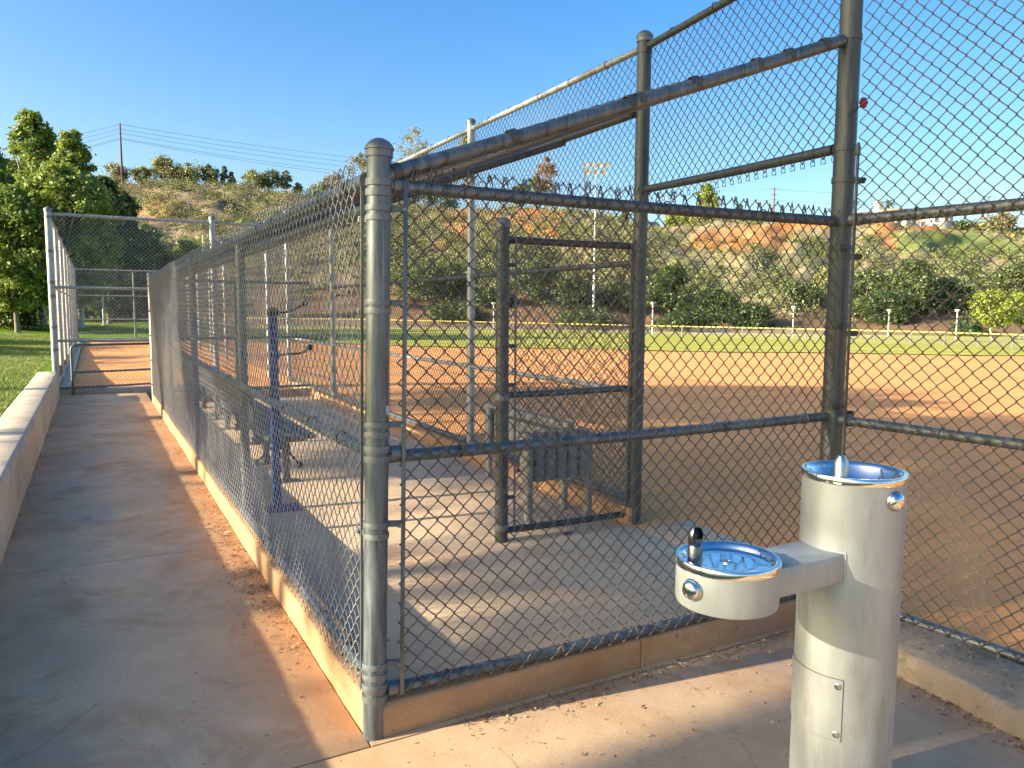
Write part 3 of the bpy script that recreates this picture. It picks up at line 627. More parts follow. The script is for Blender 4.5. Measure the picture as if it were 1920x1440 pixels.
# ------------------------------------------------------------------ drinking fountain
FC = np.array([1.142, -1.093]); CR = .1455; HZ = 1.088
ft = thing('drinking_fountain', 'brushed steel pedestal drinking fountain with a high bowl and a low bowl on an arm', 'fountain', (FC[0], FC[1], 0))
cx_, cy_ = FC
m = MB(); m.lathe([(CR + .012, 0), (CR + .012, .012), (CR, .014), (CR, .3), (CR, .6), (CR, HZ - .022)], (cx_, cy_, 0), 72); m.build('pedestal', 'steel', ft)
def bowl(parent, x, y, R, zr, depth, name, shallow=False):
    m = MB(); m.lathe([(R - .002, zr - .022), (R + .002, zr - .022), (R + .0035, zr - .018), (R + .0035, zr - .004), (R + .001, zr), (R - .008, zr + .001), (R - .016, zr - .003), (R - .02, zr - .010)], (x, y, 0), 72)
    b = m.build(name + '_rim', 'chrome', parent)
    m = MB(); pr = [(R - .02, zr - .010), (R - .028, zr - depth * .55), (R * .7, zr - depth * .88), (R * .4, zr - depth * .97), (.012, zr - depth), (.0005, zr - depth)]
    if shallow: pr = [(R - .02, zr - .010), (R - .023, zr - .0145), (R - .03, zr - .0155), (R * .5, zr - .0162), (.012, zr - depth), (.0005, zr - depth)]
    m.lathe(pr, (x, y, 0), 72); m.build('basin', 'chrome', b)
    m = MB(); m.lathe([(.016, .0), (.016, .0025), (.010, .003), (.009, .0015), (.0005, .0015)], (x, y, zr - depth), 20); m.build('drain', 'chrome_dull', b); return b
hb = bowl(ft, cx_, cy_, CR, HZ, .05, 'high_bowl')
LB = np.array([.640, -1.093]); LR = .137; LZ = .898
lbw = MB().lathe([(.0005, LZ - .128), (LR - .012, LZ - .128), (LR - .003, LZ - .124), (LR, LZ - .116), (LR, LZ - .022)], (LB[0], LB[1], 0), 72).build('low_bowl_shell', 'steel', ft)
bowl(ft, LB[0], LB[1], LR, LZ, .017, 'low_bowl', True)
m = MB(); m.box((LB[0] + .09, LB[1] - .079, .782), (cx_ - .09, LB[1] + .079, .868), .010); m.build('arm', 'steel', ft)
# weld seam where the arm meets the pedestal
m = MB(); wpts = []
for zz in lin(.782, .868, 4): wpts.append((cx_ - math.sqrt(CR ** 2 - .079 ** 2) - .002, cy_ - .080, zz))
for yy in lin(-.079, .079, 14): wpts.append((cx_ - math.sqrt(CR ** 2 - yy ** 2) - .001, cy_ + yy, .869))
m.path(wpts, .0028, 6); m.build('weld_seam', 'steel', ft)
def button(parent, c, R, az, z):
    d = np.array([math.cos(az), math.sin(az), 0]); p = np.array([c[0], c[1], z]) + d * R * .985
    m = MB(); m.lathe([(.030, 0), (.030, .005), (.027, .009)], p, 30, axis=d); b = m.build('button_collar', 'chrome_dull', parent)
    m = MB(); m.lathe([(.0265, .007), (.026, .013), (.022, .019), (.014, .0235), (.006, .0252), (.0005, .0255)], p, 30, axis=d); m.build('push_button', 'chrome', b)
button(ft, FC, CR, math.radians(266), 1.025)
button(ft, LB, LR, math.radians(187), .833)
# bubblers
m = MB(); sx, sy = cx_ - .098, cy_ - .030; m.lathe([(.0205, HZ - .045), (.0205, HZ + .038), (.010, HZ + .056), (.0065, HZ + .057), (.0005, HZ + .057)], (sx, sy, 0), 24); m.build('bubbler', 'chrome_dull', ft)
m = MB(); sx, sy = LB[0] - .082, LB[1] + .038
m.lathe([(.0195, LZ - .02), (.0195, LZ + .028), (.0175, LZ + .032), (.0195, LZ + .035), (.0195, LZ + .052)], (sx, sy, 0), 24)
m.lathe([(.0195, LZ + .052), (.0195, LZ + .068), (.012, LZ + .080), (.0005, LZ + .081)], (sx, sy, 0), 20, a0=math.radians(325), a1=math.radians(565))
m.lathe([(.0005, LZ + .051), (.0195, LZ + .052)], (sx, sy, 0), 24)
m.build('hooded_bubbler', 'chrome_dark', ft)
# curved access panel with screws
a0, a1 = math.radians(122), math.radians(217); pr = CR + .0028
m = MB(); aa = lin(a0, a1, 40); zz = lin(.305, .492, 2)
V = []
for rr in (pr, CR - .001):
    for z in zz:
        for t in aa: V.append((cx_ + rr * math.cos(t), cy_ + rr * math.sin(t), z))
n_ = len(aa)
gm = MB(); ga = lin(a0 - .012, a1 + .014, 40); gm.add([(cx_ + (CR + .0010) * math.cos(t), cy_ + (CR + .0010) * math.sin(t), z) for z in (.3033, .4937) for t in ga], [[i, i + 1, 40 + i + 1, 40 + i] for i in range(39)]); gm.build('panel_gap_shade', 'gap_shade', ft)  # dark outline strip standing in for the shaded gap round the panel
F_ = [[i, i + 1, n_ + i + 1, n_ + i] for i in range(n_ - 1)]
for z in (0, 1): F_ += [[z * n_ + i, z * n_ + i + 1, 2 * n_ + z * n_ + i + 1, 2 * n_ + z * n_ + i] for i in range(n_ - 1)]
F_ += [[0, n_, 3 * n_, 2 * n_], [n_ - 1, 2 * n_ - 1, 4 * n_ - 1, 3 * n_ - 1]]
m.add(V, F_); ap = m.build('access_panel', 'steel', ft, sharp=30)
for t in (a0 + .09, a1 - .09):
    for z in (.325, .472):
        d = np.array([math.cos(t), math.sin(t), 0]); p = np.array([cx_, cy_, z]) + d * pr
        MB().lathe([(.0105, 0), (.0105, .001), (.0075, .0025), (.0035, .003), (.003, .0015), (.0005, .0015)], p, 16, axis=d).build('screw', 'chrome_dull', ap)
# base bolts flange
m = MB()
for k in range(4):
    t = math.radians(45 + 90 * k); m.tube((cx_ + (CR + .006) * math.cos(t), cy_ + (CR + .006) * math.sin(t), .012), (cx_ + (CR + .006) * math.cos(t), cy_ + (CR + .006) * math.sin(t), .02), .005, n=6)
m.build('anchor_bolts', 'chrome_dull', ft)

# ------------------------------------------------------------------ dugout furniture
es = thing('equipment_stand', 'dark blue steel stand pole with curved hook arms bolted to the dugout floor', 'stand', (.355, 3.407, 0))
m = MB(); m.box((.325, 3.377, .0), (.385, 3.437, 1.50), .006); m.build('pole', 'blue', es)
m = MB(); m.box((.27, 3.30, .0), (.52, 3.50, .014), .004); m.build('base_plate', 'blue', es)
m = MB(); m.box((.315, 3.367, 1.50), (.395, 3.447, 1.56), .012); m.build('top_cap', 'black', es)
def hook(pts):
    o = MB().path(pts, .0085, 10).build('hook_arm', 'black', es); p = np.array(pts[-1])
    MB().lathe([(.0005, -.028), (.016, -.024), (.024, -.01), (.025, .005), (.018, .02), (.0005, .026)], p, 16, axis=_n(np.array(pts[-1]) - np.array(pts[-2]))).build('hook_knob', 'black', o)
hook([(.36, 3.41, 1.53), (.45, 3.41, 1.525), (.53, 3.41, 1.55), (.60, 3.41, 1.60)])
hook([(.37, 3.41, 1.20), (.46, 3.41, 1.205), (.55, 3.41, 1.21), (.60, 3.41, 1.225), (.63, 3.41, 1.255)])
hook([(.37, 3.41, .50), (.41, 3.41, .495), (.45, 3.41, .45), (.535, 3.41, .335)])
hook([(.35, 3.41, .50), (.30, 3.41, .47), (.24, 3.41, .41), (.205, 3.41, .38)])
for z in (1.20, .50): MB().box((.385, 3.392, z - .03), (.402, 3.422, z + .03), .003).build('bracket', 'blue', es)

bn = thing('dugout_bench', 'long grey metal players bench with a slatted backrest along the back fence', 'bench', (.6, 7.4, 0))
m = MB(); m.box((.42, 4.05, .425), (.60, 10.8, .46), .006); m.box((.615, 4.05, .425), (.83, 10.8, .46), .006); m.build('seat', 'bench', bn)
m = MB(); m.box((.30, 4.05, .60), (.335, 10.8, .72), .006); m.box((.27, 4.05, .75), (.305, 10.8, .88), .006); m.build('backrest', 'bench', bn)
for y in (4.35, 5.25, 6.5, 7.75, 8.7, 10.1):
    m = MB(); m.box((.60, y - .03, 0), (.66, y + .03, .425), .004); m.box((.34, y - .03, .36), (.82, y + .03, .424), .004); m.box((.52, y - .06, 0), (.74, y + .06, .012), .003)
    m.path([(.62, y, .39), (.38, y, .42), (.335, y, .58), (.29, y, .90)], .022, 8); m.build('leg', 'bench', bn)

def rack(name, label, p0, d, n, legs, z0=.325, z1=.685, tr=.047, off=None):
    t = thing(name, label, 'rack', (p0[0], p0[1], 0), 'bat racks beside the entrance')
    d = _n((*d, 0)); p0 = np.array([*p0, 0.])
    for k in range(n):
        c = p0 + d * (k + .5) * .0985
        m = MB(); m.lathe([(tr - .006, z0 + .01), (tr - .004, z0), (tr, z0 + .004), (tr, z1), (tr - .004, z1 + .004), (tr - .008, z1), (tr - .008, z0 + .03), (.0005, z0 + .03)], c, 22)
        m.build('bat_tube', 'grey_plastic', t)
    e = np.array([-d[1], d[0], 0])
    for k, (l, o) in enumerate(legs): MB().tube(p0 + d * l + e * o, p0 + d * l + e * o + np.array([0, 0, z1 - .03]), .031, n=16).build('leg', 'grey_plastic', t)
    m = MB(); L_ = n * .0985
    for z in (z0 + .08, z1 - .07):
        c = p0 + d * L_ / 2 + e * .055 + np.array([0, 0, z]); m.path([c - d * L_ / 2, c + d * L_ / 2], .014, 8)
    m.build('cross_bar', 'pipe_dull', t); return t
rack('bat_rack', 'grey bat rack of six upright tubes behind the wing panel', (1.79, 2.10), (1, .05), 6, [(.03, -.06), (.58, -.03)])
rack('bat_rack', 'longer bat rack of upright tubes in a row against the field fence', (2.43, 2.42), (0, 1), 15, [(-.02, .08), (1.28, .08)], .29, .675)

# litter
def scrap(name, label, cat, p, mats, size):
    t = thing(name, label, cat, p)
    for k, mt in enumerate(mats):
        m = MB(); X, Y = np.meshgrid(lin(-.5, .5, 5), lin(-.5, .5, 5)); g_ = np.random.default_rng(k + 3)
        X = X * size + k * size * .8; Y = Y * size * .6; Z = np.abs(g_.normal(0, size * .18, X.shape)) + .004
        m.grid(X + p[0], Y + p[1] + k * .01, Z + p[2]); m.build('foil', mt, t, sharp=0)
scrap('candy_wrapper', 'crumpled red and blue wrapper on the floor below the wing panel', 'wrapper', (1.99, 1.80, .0), ['red', 'foil'], .045)
scrap('paper_scrap', 'small bright red scrap lying on the front kerb under the bottom rail', 'scrap', (.56, -.045, KT), ['red'], .022)
scrap('paper_scrap', 'thin red scrap on the walkway beside the kerb among dry leaves', 'scrap', (-.12, 2.36, .0), ['red'], .03)
tg = thing('red_flower_tag', 'dark red plastic flower wired high on the tall post', 'tag', (2.455, -.02, 2.565))
m = MB()
for k in range(6):
    t = k * 1.05; c = np.array([2.462, -.045, 2.565]); d = np.array([math.cos(t) * .8, -.5, math.sin(t)])
    m.lathe([(.0005, 0), (.011, .006), (.014, .016), (.007, .026), (.0005, .028)], c, 8, axis=_n(d))
m.lathe([(.0005, -.012), (.012, -.006), (.013, .006), (.0005, .013)], (2.462, -.05, 2.565), 10); m.build('petals', 'red', tg)
MB().path([(2.46 - .1 * t, -.053 + .004 * math.sin(t * 9), 2.56 - .035 * t * 2) for t in lin(0, 1, 6)], .0025, 5).build('wire', 'black', tg)

def litter(name, n, fn, size, mat, seed, aspect=.45):
    g = np.random.default_rng(seed); m = MB(); C = np.array([fn(g) for _ in range(n)]); a = g.uniform(0, 6.28, n); sz = size * g.uniform(.35, 1.25, n)
    u = np.stack([np.cos(a), np.sin(a), g.normal(0, .25, n)], -1) * sz[:, None]; v = np.stack([-np.sin(a), np.cos(a), g.normal(0, .35, n)], -1) * sz[:, None] * aspect
    C[:, 2] += .003 + np.abs(g.normal(0, .003, n)); V = np.stack([C - u, C + v * .7 + [0, 0, .003], C + u, C - v], 1); V[:, :, 2] = np.maximum(V[:, :, 2], C[:, None, 2] - .002)
    q = np.arange(n)[:, None] * 4; m.add(V.reshape(-1, 3), q + np.arange(4)[None]); o = m.build(name, mat, smooth=False); return tag(o, kind='stuff')
def f_kerb(g):  
    y = g.choice([1.0, 1.5, 1.9, 2.2, 2.5, 2.9, 3.6, 4.3, 5.2, 6.4, 8.5]) + g.normal(0, .22); return (-.040 - abs(g.normal(0, .09)), max(y, .1), 0)
litter('leaf_litter', 1500, f_kerb, .011, 'litter', 1)
litter('leaf_litter', 700, lambda g: (g.uniform(.3, 2.2), -.040 - abs(g.normal(0, .05)) - (.02 if g.random() < .8 else g.uniform(0, .9)), 0), .009, 'litter', 2)
def f_rk(g):
    y = -.1 - g.uniform(0, 1.6); x0 = 2.19 + (y + .078) * .093; return (x0 - .01 - abs(g.normal(0, .06)), y, 0)
litter('leaf_litter', 600, f_rk, .010, 'litter', 3)
litter('leaf_litter', 260, lambda g: (g.uniform(-1.36, -.1), g.uniform(-.8, 11), 0), .008, 'litter', 4)
litter('leaf_litter', 160, lambda g: (g.uniform(0, 2.1), g.uniform(-1.6, -.12), 0), .007, 'litter', 5)
litter('leaf_litter', 200, lambda g: (g.uniform(.1, 2.5), g.uniform(.1, 6), 0), .012, 'litter', 6)
litter('leaf_litter', 90, lambda g: (-1.385 + abs(g.normal(0, .02)), g.uniform(1.5, 12), 0), .015, 'litter', 8)
litter('leaf_litter', 16, lambda g: (-.08 - abs(g.normal(0, .06)), g.normal(2.95, .1), .004), .030, 'litter', 9)
litter('gravel', 700, lambda g: (g.uniform(2.2, 2.45), g.uniform(-2, -.1), .115), .009, 'litter', 7)

# ------------------------------------------------------------------ vegetation
def leaves(m, C, R, n, leaf, g, flat=.0, asp=.6):
    """n kite-shaped leaves spread in each clump (centres C, radii R)"""
    k = len(C); D = g.normal(0, 1, (k, n, 3)); P = C[:, None] + D * (.56 * R[:, None])[..., None] * np.array([1, 1, .82]); D = D / np.linalg.norm(D, axis=-1)[..., None]
    P = P.reshape(-1, 3); N_ = len(P); nr = D.reshape(-1, 3) * .9 + g.normal(0, .7, (N_, 3)) + np.array([0, 0, .45]); nr /= np.linalg.norm(nr, axis=1)[:, None]
    u = np.cross(nr, g.normal(0, 1, (N_, 3))); u /= np.linalg.norm(u, axis=1)[:, None]; v = np.cross(nr, u); s_ = (leaf * g.uniform(.6, 1.35, N_))[:, None] * .5
    V = np.stack([P - u * s_, P + v * s_ * asp - u * s_ * .1, P + u * s_ + nr * s_ * -.2, P - v * s_ * asp - u * s_ * .1], 1)
    m.add(V.reshape(-1, 3), np.arange(N_)[:, None] * 4 + np.arange(4)[None]); return m
def env(shape, t):
    if shape == 'cone': return np.where(t < .22, .55 + t / .22 * .45, 1 - (t - .22) / .78 * .86)
    if shape == 'tall': return np.sin(np.clip(t * .92 + .08, 0, 1) * np.pi) ** .55 * .95 + .05
    if shape == 'spire': return np.interp(t, [0, .12, .45, .75, .92, 1], [.6, .95, 1., .62, .34, .16])
    if shape == 'full': return np.where(t < .1, .8, np.where(t > .85, .7, 1.))
    if shape == 'flat': return np.sqrt(np.clip(1 - (t * 1.25 - .5) ** 2 * 1.6, .05, 1))
    return np.sqrt(np.clip(1 - (2 * t - 1) ** 2, .04, 1))
def tree(name, label, base, h, wd, z0, shape, mat, ncl=34, npl=130, leaf=.2, bark='bark', cat='tree', group=None, seed=0, tr=None, gap=.0, branches=9):
    g = np.random.default_rng(seed + 100); base = np.array(base, float)
    t = g.uniform(0, 1, ncl) ** .9; a = g.uniform(0, 6.28, ncl); q = np.sqrt(g.uniform(.1, 1, ncl)) * env(shape, t) * wd / 2 * .80
    C = base + np.stack([np.cos(a) * q, np.sin(a) * q, z0 + t * (h - z0) * .93], -1)
    cs = min(1., (34 / ncl) ** .42); R = wd * cs * g.uniform(.09, .21, ncl) * (.5 + .5 * env(shape, t)); R = np.maximum(R, wd * .045)
    root = thing(name, label, cat, base, group)
    m = MB(); leaves(m, C, R, npl, leaf, g); m.build('crown', LEAF[mat], root, smooth=False)
    tr = tr or h * .018; m = MB(); top = base + np.array([g.normal(0, .02) * h, g.normal(0, .02) * h, z0 + (h - z0) * .72])
    mid = base + (top - base) * .45 + np.array([g.normal(0, .03) * wd, g.normal(0, .03) * wd, 0])
    m.path([base - [0, 0, .3], base + [0, 0, .02 * h], mid, top], [tr * 1.35, tr, tr * .72, tr * .2], 9)
    for k in np.argsort(g.random(ncl))[:branches]:
        f_ = np.clip((C[k, 2] - base[2]) / (top[2] - base[2]) * .62, .25, .9); s0 = base + (mid - base) * min(f_ / .45, 1) if f_ < .45 else mid + (top - mid) * (f_ - .45) / .55
        s1 = (s0 + C[k]) / 2 + [0, 0, wd * .03]; m.path([s0, s1, C[k]], [tr * .42, tr * .26, tr * .08], 6)
    m.build('trunk', bark, root); return root
def gz(px, s): # ground height at a heading column / distance
    x, y = hpos(px, s); return hill_z(px, s) if s > 86 else float(field_z(np.array(x), np.array(y)))

# hills: one terrain sheet whose crest and cuttings follow the real slopes
CR_PX = np.array([-2600, -600, 0, 200, 260, 350, 450, 520, 600, 690, 744, 844, 962, 1056, 1137, 1181, 1218, 1295, 1450, 1550, 1627, 1735, 1800, 1912, 2140, 2700, 4600])
CR_E = np.array([190, 235, 230, 222, 221, 228, 222, 211, 207, 194, 186, 183, 185, 183, 172, 160, 149, 152, 159, 161, 162, 156, 152, 145, 142, 130, 110.])
CR_S = np.interp(CR_PX, [0, 600, 900, 1200, 1900], [205, 225, 230, 200, 185])
def hill_n(px, s): return (np.sin(px * .011 + s * .05) + .6 * np.sin(px * .027 - s * .09 + 1.3) + .5 * np.sin(px * .052 + s * .14) + .35 * np.sin(px * .11 - s * .23 + 2))
def hill_z(px, s):
    sr = np.interp(px, CR_PX, CR_S); e = np.interp(px, CR_PX, CR_E); t = np.clip((s - 84) / (sr - 84), 0, 1.0)
    bench = np.interp(px, [1150, 1250, 1550, 1700], [0, 1, 1, .3])
    ef = t ** .80 * (1 - bench) + bench * (np.interp(t, [0, .12, .52, .62, .80, 1], [0, .10, .70, .745, .98, 1]))
    zb = -np.interp(px, [700, 1300, 1900], [.006, .012, .0155]) * 70
    z = zb + (EYE + e / F_PX * sr * 1.0 - zb) * (ef * s / sr * .35 + ef * .65) 
    gul = np.abs(np.sin(px * .012 + s * .018 + .8)) + .5 * np.abs(np.sin(px * .031 - s * .03))
    z = z + (hill_n(px, s) * .75 + (gul - .9) * 1.6) * np.clip(t * 4, 0, 1) * np.clip((1 - t) * 6, .25, 1)
    over = np.clip(s - sr, 0, 200); return z - over * .02
pxs = np.r_[-2400:-200:60, -200:2200:9, 2200:4600:60]; ss = np.r_[80:215:1.8, 215:260:3, 260:420:16]
PX, SS = np.meshgrid(pxs, ss); HX, HY = np.zeros_like(PX), np.zeros_like(PX)
_o = CAM + 0; kx0 = (at(0, 720, 1.) - CAM); kx1 = (at(1000, 720, 1.) - CAM)
HX = CAM[0] + SS * (kx0[0] + (kx1[0] - kx0[0]) * PX / 1000); HY = CAM[1] + SS * (kx0[1] + (kx1[1] - kx0[1]) * PX / 1000)
HZ_ = hill_z(PX, SS)
def pix_y(px, s, z): return (575 + (px - 172) * .0067) - (z - EYE) / s * F_PX
def inpoly(x, y, P):
    P = np.array(P, float); c = np.zeros(np.shape(x), bool); j = len(P) - 1
    for i in range(len(P)):
        cond = ((P[i, 1] > y) != (P[j, 1] > y)); xi = (P[j, 0] - P[i, 0]) * (y - P[i, 1]) / (P[j, 1] - P[i, 1] + 1e-9) + P[i, 0]
        c ^= cond & (x < xi); j = i
    return c
ORANGE = [[(1270, 470), (1300, 436), (1380, 428), (1450, 418), (1550, 412), (1580, 425), (1470, 430), (1480, 472)], [(1605, 436), (1625, 410), (1790, 424), (1795, 436), (1660, 434), (1668, 470), (1650, 474)],
          [(820, 470), (845, 394), (900, 390), (885, 475)], [(950, 430), (960, 390), (1060, 390), (1045, 445), (985, 440)], [(905, 425), (930, 400), (950, 420)]]
BROWN = [[(265, 400), (285, 372), (345, 380), (355, 402), (310, 412)]]
GREEN = [[(1640, 436), (1800, 434), (1912, 460), (1930, 482), (1700, 478), (1660, 470)]]
def land(px, s):
    z = hill_z(px, s); y = pix_y(px, s, z); g = np.random.default_rng(5)
    jx = 9 * np.sin(px * .21 + s * .9) + 6 * np.sin(px * .6 - s * 1.7); jy = 4 * np.sin(px * .33 + s * 1.1)
    om = np.zeros(np.shape(px), bool); gm = om.copy()
    for P in ORANGE: om |= inpoly(px + jx * .5, y + jy, P)
    for P in GREEN: gm |= inpoly(px + jx * .6, y + jy, P)
    return om, gm & ~om
om, gm = land(PX, SS); nz = hill_n(PX * 2.3, SS * 2.1)
base = np.where((PX < 760)[..., None], np.array([.27, .20, .125]), np.array([.34, .28, .165])) + (np.clip(nz, -2, 2) * .035)[..., None] * np.array([1, 1.0, .6])
bm_ = np.zeros(PX.shape, bool)
for P in BROWN: bm_ |= inpoly(PX + 8 * np.sin(SS * .7), pix_y(PX, SS, HZ_) + 4 * np.sin(PX * .2), P)
base = np.where(bm_[..., None], np.array([.42, .22, .10]), base)
base = np.where((SS < 100)[..., None], np.array([.24, .15, .085]), base)
col = np.where(om[..., None], np.array([.56, .245, .085]) + (nz * .02)[..., None], base); col = np.where(gm[..., None], np.array([.19, .25, .055]) + (nz * .015)[..., None], col)
m = MB(); m.grid(HX, HY, HZ_); m.tint = [np.clip(col, .02, .9).reshape(-1, 3)]; struct(m.build('hills', 'hill', sharp=0))

# scrub: uncountable low brush on the slopes
def scrub(n, seed, pxr, sr_, size, leaf, nl, pal, dens=None):
    g = np.random.default_rng(seed); px = g.uniform(*pxr, n); t = g.uniform(0, 1, n); sr = np.interp(px, CR_PX, CR_S); s = sr_[0] + t * (sr + sr_[1] - sr_[0])
    o_, g_ = land(px, s); keep = ~((o_ & (g.random(n) < np.where(px < 1200, .55, .9))) | (g_ & (g.random(n) < .93))) & (hill_n(px * 3.1, s * 2.7) + g.normal(0, .8, n) > -.9); px, s = px[keep], s[keep]; n = len(px)
    x = CAM[0] + s * (kx0[0] + (kx1[0] - kx0[0]) * px / 1000); y = CAM[1] + s * (kx0[1] + (kx1[1] - kx0[1]) * px / 1000); z = hill_z(px, s)
    R = size * np.clip(g.lognormal(-.35, .45, n), .3, 1.7); C = np.stack([x, y, z + R * .35], -1); m = MB(); leaves(m, C, R, nl, leaf, g, asp=.75)
    pal = np.array(pal); k = np.clip((hill_n(px * 1.7, s * 1.3) * .8 + g.normal(0, 1, n) + 2.2) / 4.4 * len(pal), 0, len(pal) - 1).astype(int)
    c = pal[k] * g.uniform(.6, 1.3, (n, 1)); m.tint = [np.repeat(c, nl * 4, 0)]
    o = m.build('hillside_scrub', 'scrub', smooth=False); return tag(o, kind='stuff')
PAL = [(0.300, 0.255, 0.150), (0.225, 0.210, 0.128), (0.195, 0.210, 0.098), (0.285, 0.285, 0.112), (0.165, 0.203, 0.083), (0.360, 0.338, 0.180), (0.135, 0.165, 0.075)]
PAL2 = [(0.123, 0.160, 0.065), (0.189, 0.225, 0.087), (0.275, 0.304, 0.123), (0.109, 0.145, 0.058), (0.319, 0.319, 0.174), (0.217, 0.246, 0.131)]
scrub(2300, 1, (60, 800), (108, 3), 1.6, .34, 85, PAL)
scrub(1700, 9, (700, 1230), (108, 3), 1.4, .33, 70, PAL)
scrub(3000, 2, (700, 2060), (100, -40), 1.3, .28, 70, PAL2)
scrub(1900, 3, (1180, 2060), (140, 2), 1.0, .27, 60, PAL)
scrub(900, 6, (560, 2060), (92, -85), 1.1, .27, 70, PAL2)

# ---- trees beside the bullpen (left), each its own thing
def tz(px, s):
    x, y = hpos(px, s); return float(lawn_z(np.array(x), np.array(y))) if x < 4 else gz(px, s)
def ptree(name, label, px, ytop, s, wpx, z0f, shape, mat, **kw):
    b = at(px, 600, s); z = kw.pop('z', None); z = tz(px, s) if z is None else z; top = at(px, ytop, s)[2]
    h = top - z; return tree(name, label, (b[0], b[1], z), h, wpx / F_PX * s, h * z0f, shape, mat, **kw)
GL = 'trees beyond the bullpen'
ptree('sycamore_tree', 'tallest sycamore with a pointed crown standing left of the bullpen posts', 80, 190, 44, 185, .16, 'spire', 'syc', ncl=190, npl=150, leaf=.205, bark='bark_pale', group=GL, seed=1, branches=22)
ptree('sycamore_tree', 'second sycamore with a narrow pointed top left of the utility pole', 150, 226, 43, 150, .16, 'spire', 'syc', ncl=170, npl=150, leaf=.205, bark='bark_pale', group=GL, seed=2, branches=20)
ptree('sycamore_tree', 'sycamore cut by the left edge of the photo', -16, 240, 40, 200, .14, 'spire', 'syc', ncl=190, npl=150, leaf=.205, bark='bark_pale', group=GL, seed=3, branches=20)
ptree('sycamore_tree', 'broad yellow-green sycamore filling the space below the two pointed tops', 128, 295, 40, 235, .15, 'round', 'syc', ncl=230, npl=150, leaf=.205, bark='bark_pale', group=GL, seed=4, branches=24)
ptree('sycamore_tree', 'low spreading sycamore above the shaded lawn at far left', 32, 340, 38, 210, .17, 'round', 'syc', ncl=200, npl=150, leaf=.205, group=GL, seed=5, branches=16)
ptree('dark_tree', 'dark green tree right of the sycamores in front of the utility pole', 205, 318, 48, 150, .10, 'spire', 'dark', ncl=160, npl=130, leaf=.215, group=GL, seed=6)
ptree('dark_tree', 'dark rounded tree ending the left tree group against the bare hill', 236, 345, 52, 105, .08, 'tall', 'dark', ncl=130, npl=130, leaf=.215, group=GL, seed=7)
ptree('dark_tree', 'dark tree behind the bullpen frame above its left rail', 175, 405, 56, 150, .12, 'round', 'dark', ncl=60, npl=160, leaf=.24, bark='bark_pale', group=GL, seed=8)
ptree('dark_tree', 'dark tree seen through the middle of the bullpen frame', 270, 418, 58, 140, .10, 'round', 'dark', ncl=60, npl=160, leaf=.24, bark='bark_pale', group=GL, seed=9)
ptree('dark_tree', 'dark green tree seen through the right half of the bullpen frame', 345, 440, 60, 130, .10, 'round', 'syc', ncl=56, npl=160, leaf=.24, bark='bark_pale', group=GL, seed=10)
ptree('olive_tree', 'olive tree behind the second tall bullpen post', 420, 440, 66, 120, .08, 'round', 'oak', ncl=50, npl=150, leaf=.26, group=GL, seed=11)
ptree('lime_bush', 'bright yellow-green bush peeping over the dugout top rail', 462, 402, 84, 62, .1, 'tall', 'lime', ncl=36, npl=130, leaf=.26, cat='bush', seed=12, z=-.4)
for k, (px, yt, s, wp, lb) in enumerate([(30, 545, 40, 120, 'dark rounded shrub on the lawn edge at far left'), (-20, 535, 42, 130, 'dark shrub cut by the left edge behind the lawn'), (105, 520, 50, 130, 'dark shrub behind the stout bullpen post'), (190, 528, 52, 130, 'dark shrub behind the bullpen left of its far post'), (262, 532, 54, 130, 'dark shrub behind the bullpen right of its far post')]):
    ptree('dark_shrub', lb, px, yt, s, wp, .02, 'flat', 'dark', ncl=36, npl=150, leaf=.17, cat='shrub', group='dark shrubs behind the lawn', seed=20 + k, branches=4, tr=.05)

# ---- offscreen trees on the slope left of the walkway: they throw the dappled shade
def shade_tree(lb, x, y, h, wd, z0, seed, ncl=46, npl=150, leaf=.24):
    zb = float(lawn_z(np.array(x), np.array(y))); return tree('shade_tree', lb, (x, y, zb), h - zb, wd, z0 - zb, 'full', 'syc', ncl=ncl, npl=npl, leaf=leaf, seed=seed, group='trees on the slope left of the walkway')
shade_tree('tree on the slope left of the walkway nearest the fountain', -18, 4.15, 12.6, 4.4, 7.35, 41, 82, 150)
shade_tree('tallest tree on the slope left of the walkway behind the photographer', -18.6, 1.7, 14.5, 4.2, 9.0, 45, 130, 170)
shade_tree('thin open unseen tree added to dim the sun on the fountain', -18.2, 1.35, 9.6, 1.9, 7.5, 47, 18, 11, .2)  # sparse out-of-view tree added to thin the sunlight reaching the fountain
shade_tree('tree on the slope left of the walkway opposite the dugout entrance', -18.3, 7.3, 10.9, 3.4, 7.4, 42, 80, 170)
shade_tree('tree on the slope left of the walkway opposite the bench', -18.5, 11.8, 10.9, 7.0, 9.1, 43, 80, 150)
shade_tree('low tree on the lawn left of the bullpen', -14, 25, 4.7, 7.5, 1.6, 44, 80, 150)
shade_tree('second low tree on the lawn left of the bullpen', -15, 33, 5.4, 7.0, 1.6, 46, 80, 150)

